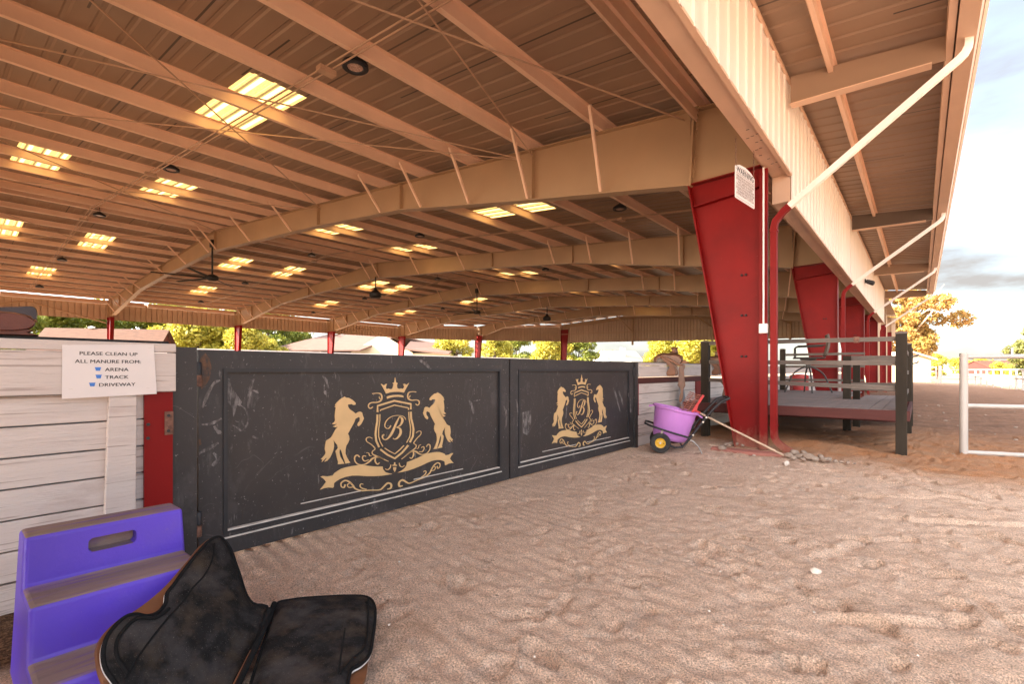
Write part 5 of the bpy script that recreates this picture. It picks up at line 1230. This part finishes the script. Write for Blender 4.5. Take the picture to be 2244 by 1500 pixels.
pipe_fence('white pipe rail fence across the track beyond the arena end', [(-14, 76), (-6, 76), (-.7, 74.3), (.44, 58.2), (1.0, 54.0)], 3.0, 1.35, (1.33, .95, .5))
# ---------------------------------------------------------------- trees
def crown_mesh(clumps, n, size, seed, flat=.75, squash=1.0):
    r_ = np.random.RandomState(seed); V, Fc = [], []
    wts = np.array([c[3] ** 2 for c in clumps]); wts = wts / wts.sum()
    idx = r_.choice(len(clumps), n, p=wts)
    C = np.array([c[:3] for c in clumps])[idx]; Rr = np.array([c[3] for c in clumps])[idx]
    d = r_.normal(size=(n, 3)); d /= np.linalg.norm(d, axis=1)[:, None]
    rad = Rr * (r_.uniform(.35, 1.0, n) ** .5) * r_.uniform(.85, 1.12, n)
    P = C + d * rad[:, None] * np.array([1, 1, flat])
    a = r_.normal(size=(n, 3)) + d * .2; a /= np.linalg.norm(a, axis=1)[:, None]
    b = np.cross(a, r_.normal(size=(n, 3))); b /= np.linalg.norm(b, axis=1)[:, None]
    s = size * r_.uniform(.55, 1.35, n)[:, None]
    Q = np.stack([P - a * s, P + b * s * .5, P + a * s, P - b * s * .5], 1).reshape(-1, 3)
    return Q.tolist(), [(4 * i, 4 * i + 1, 4 * i + 2, 4 * i + 3) for i in range(n)]
def make_tree(name, label, cat, leafm, barkm, hgt, wid, trunk, n, size, seed, group=None, ncl=16, limbs=6, conic=False, loc=(0, 0, 0)):
    t = thing(name, label, cat, loc, group=group); r_ = random.Random(seed); cl = []
    for i in range(ncl):
        u = r_.random(); a = r_.uniform(0, 6.283)
        z = lerp(trunk, hgt * .93, u)
        wz = wid * (1 - u * .85) if conic else wid * math.sin(math.pi * (.18 + .72 * u)) ** .7
        rr = wz * r_.uniform(.25, .8); cl.append((rr * math.cos(a), rr * math.sin(a), z, wid * r_.uniform(.22, .42) * (1 - .5 * u if conic else 1)))
    cl.append((0, 0, hgt * .88, wid * (.14 if conic else .3)))
    v, f = crown_mesh(cl, n, size, seed); m = MB(); m.add(v, f); m.build('crown', leafm, t, local=True)
    m = MB(); top = Vector((r_.uniform(-.1, .1) * wid, r_.uniform(-.1, .1) * wid, hgt * .8)); base = Vector((0, 0, -.1)); mid = Vector((.05 * wid, -.04 * wid, hgt * .35))
    th = .035 * hgt
    m.tube([base, Vector((0, 0, hgt * .1)), mid, top], [th, th * .8, th * .6, th * .15], 8)
    for i in range(limbs):
        c = r_.choice(cl); s = base.lerp(top, r_.uniform(.2, .55)); e = Vector(c[:3]); m.tube([s, s.lerp(e, .5) + Vector((0, 0, .08 * hgt * r_.uniform(-1, 1))), e], [th * .45, th * .3, th * .08], 6)
    m.build('trunk', barkm, t, local=True, smooth=60); return t
def gnd(px, D): p = atD(px, CY, D); return (p.x, p.y, -.02)
G_ = 'trees beyond the far side of the arena'
yel = make_tree('leafy_tree', 'bright yellow green tree right of the brown shed', 'tree', LF_YEL, BARK, 9.0, 4.4, .8, 7000, .27, 3, G_, 20, loc=gnd(430, 58))
drk = make_tree('leafy_tree', 'dark green tree behind the left end of the brown shed', 'tree', LF_GREEN, BARK, 10.5, 5.2, .8, 9000, .30, 4, G_, 30, loc=gnd(105, 66))
T_ = [(drk, 165, 78, 1.15, 'tall green tree filling the gap behind the shed roof'), (drk, 265, 80, 1.2, 'dark green tree behind the right half of the shed roof'), (drk, 402, 74, 1.1, 'dark green tree behind the sign corner of the fence'), (yel, 525, 58, .8, 'yellow tree with bare limb beside the second far red column'), (drk, 590, 84, 1.2, 'green tree behind the low yellow tree by the pink house'), (yel, 455, 66, .95, 'bushy yellow tree above the gate hinge'), (drk, 215, 72, 1.0, 'dark green tree rising over the middle of the brown shed'), (drk, 30, 60, .8, 'dark green tree behind the saddle at the left edge'),
      (yel, 385, 62, .8, 'pale yellow tree at the right end of the brown shed'), (drk, 335, 76, 1.05, 'green tree behind the yellow tree past the brown shed'),
      (yel, 490, 60, .85, 'yellow tree left of the second far red column'), (drk, 545, 70, .9, 'mid green tree just right of the second far red column'), (yel, 590, 66, .6, 'low yellow green tree beside the pink roofed house'),
      (drk, 465, 80, 1.1, 'tall dark tree standing behind the yellow trees'), (drk, 640, 95, .9, 'dark tree behind the pink house roof'),
      (yel, 1000, 85, .95, 'yellow green tree left of the fifth far red column'), (yel, 1085, 95, .9, 'thin pale tree right of the fifth far red column'), (drk, 1130, 115, .95, 'hazy green tree between the last two far red columns'),
      (yel, 1190, 85, .9, 'bright yellow tree left of the corner column'), (drk, 1270, 100, .8, 'olive tree right of the corner column'), (yel, 1222, 100, .95, 'pale green tree behind the bright yellow one'),
      (drk, 1330, 150, .7, 'small dark tree behind the white house chimney'), (yel, 1440, 95, .95, 'golden tree left of the brown saddle'), (yel, 1500, 90, 1.15, 'golden tree behind the brown saddle'), (yel, 1545, 98, 1.15, 'golden tree behind the left deck post'), (yel, 1590, 96, 1.1, 'golden tree seen between deck post and red column'),
      (yel, 950, 120, .5, 'low yellow bush at the end of the pink roofed house')]
for src, px, D, s, lab in T_: dup(src, gnd(px, D), rz=rng.uniform(0, 6.28), label=lab, scale=s)
# big golden eucalyptus behind the end of the canopy
eu = thing('eucalyptus_tree', 'tall golden eucalyptus with pale limbs behind the canopy end', 'tree', gnd(1978, 56))
r_ = random.Random(12); cl = []
for i in range(64):
    a = r_.uniform(0, 6.283); u = r_.random(); z = lerp(1.2, 10.2, u); wz = 5.6 * (.3 + .7 * math.sin(math.pi * (.12 + .78 * u)) ** .8)
    rr = wz * r_.uniform(.15, .95); cl.append((rr * math.cos(a), rr * math.sin(a), z, r_.uniform(.55, 1.25)))
v, f = crown_mesh(cl, 19000, .20, 21, .8); m = MB(); m.add(v, f); m.build('crown', LF_GOLD, eu, local=True)
m = MB(); m.tube([(0, 0, -.1), (.1, 0, 1.5), (-.2, .1, 3.6), (-.6, 0, 6.5)], [.42, .36, .28, .1], 9)
for i in range(22):
    c = r_.choice(cl); z0 = r_.uniform(1.6, 5.0); s = Vector((-.1 * z0 * .5, 0, z0)); e = Vector(c[:3]) * 1.03
    m.tube([s, s.lerp(e, .45) + Vector((0, 0, r_.uniform(-.2, .7))), e], [.17, .10, .03], 6)
for e in ((2.6, .5, 11.3), (3.6, .2, 10.6), (4.4, -.4, 9.6), (1.9, 0, 12.2), (3.9, .5, 9.9)): m.tube([(-.1, 0, 5.0), Vector(e) * .6 + Vector((0, 0, 2.2)), e], [.12, .07, .015], 5)
m.build('trunk', PBARK, eu, local=True, smooth=60)
con = make_tree('conifer_tree', 'olive green conical tree at the right edge behind the pipe gate', 'tree', LF_OLIVE, BARK, 9.4, 6.0, .3, 15000, .30, 33, None, 46, 5, True, loc=gnd(2262, 92))
sh = make_tree('round_shrub', 'round yellow bush at the foot of the eucalyptus', 'shrub', LF_YEL, BARK, 4.0, 3.0, .3, 2600, .26, 41, 'round shrubs along the far fence', 14, 3, loc=gnd(2005, 80))
for px, D, s, lab in ((2045, 92, 1.05, 'round yellow green bush left of the gap in the far trees'), (2030, 88, .8, 'smaller bush between two round yellow bushes'), (2105, 150, 1.25, 'dark rounded hedge left of the white pipe gate post'), (2150, 150, 1.2, 'rounded hedge seen above the pipe gate rail'), (2185, 120, .8, 'bush left of the conical tree under the gate rail'), (1970, 66, .6, 'bush seen between the deck rails'), (2215, 110, .6, 'low golden bush under the conical tree')):
    dup(sh, gnd(px, D), rz=rng.uniform(0, 6.28), label=lab, scale=s)
# ---------------------------------------------------------------- houses
def gable(name, label, cat, px, D, wid, dep, hw, hr, rz, wm, rm, wins=(), chim=None, over=.35, garage=()):
    t = thing(name, label, cat, gnd(px, D), rz)
    w2, d2 = wid / 2, dep / 2
    m = MB(); m.add([(-w2, -d2, 0), (w2, -d2, 0), (w2, d2, 0), (-w2, d2, 0), (-w2, -d2, hw), (w2, -d2, hw), (w2, d2, hw), (-w2, d2, hw), (0, -d2, hw + hr), (0, d2, hw + hr)],
        [(0, 1, 5, 8, 4), (1, 2, 6, 5), (2, 3, 7, 9, 6), (3, 0, 4, 7)]); m.build('wall', wm, t, local=True)
    k = hr / w2; a = over
    m = MB()
    for s in (-1, 1):
        m.prism([(0, -d2 - a, hw + hr + .03), (s * (w2 + a), -d2 - a, hw - k * a + .03), (s * (w2 + a), -d2 - a, hw - k * a + .18), (0, -d2 - a, hw + hr + .18)][::s], (0, 2 * (d2 + a), 0))
    rf_ = m.build('roof', rm, t, local=True)
    for x, z, ww, hh in wins:
        o = MB().box(x - ww / 2 - .08, x + ww / 2 + .08, -d2 - .05, -d2 - .005, z - hh / 2 - .08, z + hh / 2 + .08).build('window', WALLW, t, local=True)
        MB().box(x - ww / 2, x + ww / 2, -d2 - .06, -d2 - .052, z - hh / 2, z + hh / 2).build('pane', GLASS, o, local=True)
    if chim: MB().box(chim[0] - .4, chim[0] + .4, -.5, .5, hw, hw + hr + chim[1]).build('chimney', wm, rf_, local=True)
    return t
# brown shingled shed: ridge runs across the view
shd = gable('garden_shed', 'shed with brown shingled roof behind the laminated sign', 'shed', 238, 52, 5.0, 10.8, 3.0, 2.35, YAW + R(90) + .22, REDWOOD, SHINGLE)
MB().lathe([(.14, 0), (.14, .25), (.3, .25), (.3, .4), (0, .48)], 10, Matrix.Translation((.1, 1.6, 5.3))).build('roof_vent', WHITE, shd, local=True)
bw = thing('boundary_wall', 'long white boundary wall just above the top of the crest gates', 'wall', (-52, 45, 0))
MB().box(-52.3, -52, 12, 80, 0, 3.0).build('wall', WALLW, bw); MB().box(-52.4, -51.9, 12, 80, 3.003, 3.12).build('coping', WALLW, bw)
# long cream house with pink hip roof and porch
hs = thing('ranch_house', 'long cream house with dusty pink hip roof and a porch', 'house', gnd(760, 80), YAW)
k = 80 / 1067
X_ = lambda px: (px - 760) * k
m = MB(); m.box(X_(655), X_(985), 0, 12, 0, 3.9); m.build('wall', STUCCO, hs, local=True)
m = MB(); e = 4.2; m.add([(X_(598), -2.6, e), (X_(800), -2.6, e), (X_(860), 5, 7.2), (X_(690), 5, 7.2), (X_(598), 12, e), (X_(1000), 12, e)], [(0, 1, 2, 3), (0, 3, 4), (3, 2, 5, 4)]); m.build('roof', TILE, hs, local=True, solid=.25)
m = MB(); m.add([(X_(770), -.3, 0), (X_(905), -.3, 0), (X_(905), -.3, 4.0), (X_(838), -.3, 7.0), (X_(770), -.3, 4.0)], [(0, 1, 2, 3, 4)]); m.build('gable_wall', STUCCO, hs, local=True, solid=.2)
m = MB(); m.add([(X_(890), -1.4, 4.5), (X_(986), -1.4, 3.7), (X_(986), 9, 5.2), (X_(880), 9, 6.8)], [(0, 1, 2, 3)]); m.build('roof', TILE, hs, local=True, solid=.25)
for px in (610, 642, 668, 690, 712, 735): MB().box(X_(px) - .15, X_(px) + .15, -2.2, -1.9, 0, 4.1).build('porch_post', STUCCO, hs, local=True)
for px, ww in ((626, 1.3), (655, 1.2), (679, 1.1), (701, 1.2), (724, 1.0), (759, 2.2)): MB().box(X_(px) - ww / 2, X_(px) + ww / 2, -.36, -.28, 1.0, 3.2 if px < 750 else 3.6).build('window', GLASS, hs, local=True)
for px, ww in ((925, 3.0), (970, 1.4)): MB().box(X_(px) - ww / 2, X_(px) + ww / 2, -.1, -.01, 0, 2.7).build('garage_door', WALLW, hs, local=True)
gable('white_house', 'white gabled house with pale roof left of the brown saddle', 'house', 1356, 110, 6.0, 10.0, 2.7, 2.6, YAW - R(58), WALLW, PALEROOF, ((0, 2.6, .9, 1.0),), (1.2, .8))
gable('grey_house', 'low grey roofed house right of the white gabled house', 'house', 1410, 125, 6, 12, 2.4, 1.2, YAW + R(90), WALLW, TILE)
gable('tile_house', 'small red roofed house just over the gate top', 'house', 1105, 120, 7, 14, 2.2, 1.2, YAW + R(90), WALLW, TILE)
gable('tile_house', 'tiny brown gabled house over the second gate', 'house', 1160, 118, 5, 8, 2.3, 1.5, YAW, WALLW, TILE)
gable('white_house', 'white gabled house seen through the white pipe gate', 'house', 2148, 150, 8.0, 12, 1.6, 2.2, YAW, WALLW, PALEROOF, ((0, 2.2, .7, .7),))
gable('white_house', 'long low white roofed house left of the pipe gate post', 'house', 2108, 160, 9, 16, 1.7, 1.9, YAW + R(90), WALLW, PALEROOF)
gable('brown_house', 'brown roofed house below the conical tree', 'house', 2205, 140, 9, 18, 1.8, 1.9, YAW + R(90), REDWOOD, SHINGLE)
gable('cream_shed', 'cream shed beyond the end of the track', 'shed', 1948, 48, 4.0, 5.0, 2.1, .6, YAW, STUCCO, STEEL)
cr_ = thing('water_trough', 'small dark stand at the far end of the track', 'trough', gnd(2042, 62))
m = MB(); m.box(-.6, .6, -.3, .3, .95, 1.15)
for a, b in ((-.5, -.25), (.5, -.25), (-.5, .25), (.5, .25)): m.box(a - .06, a + .06, b - .06, b + .06, 0, .95)
m.build('stand', REDWOOD, cr_, local=True)
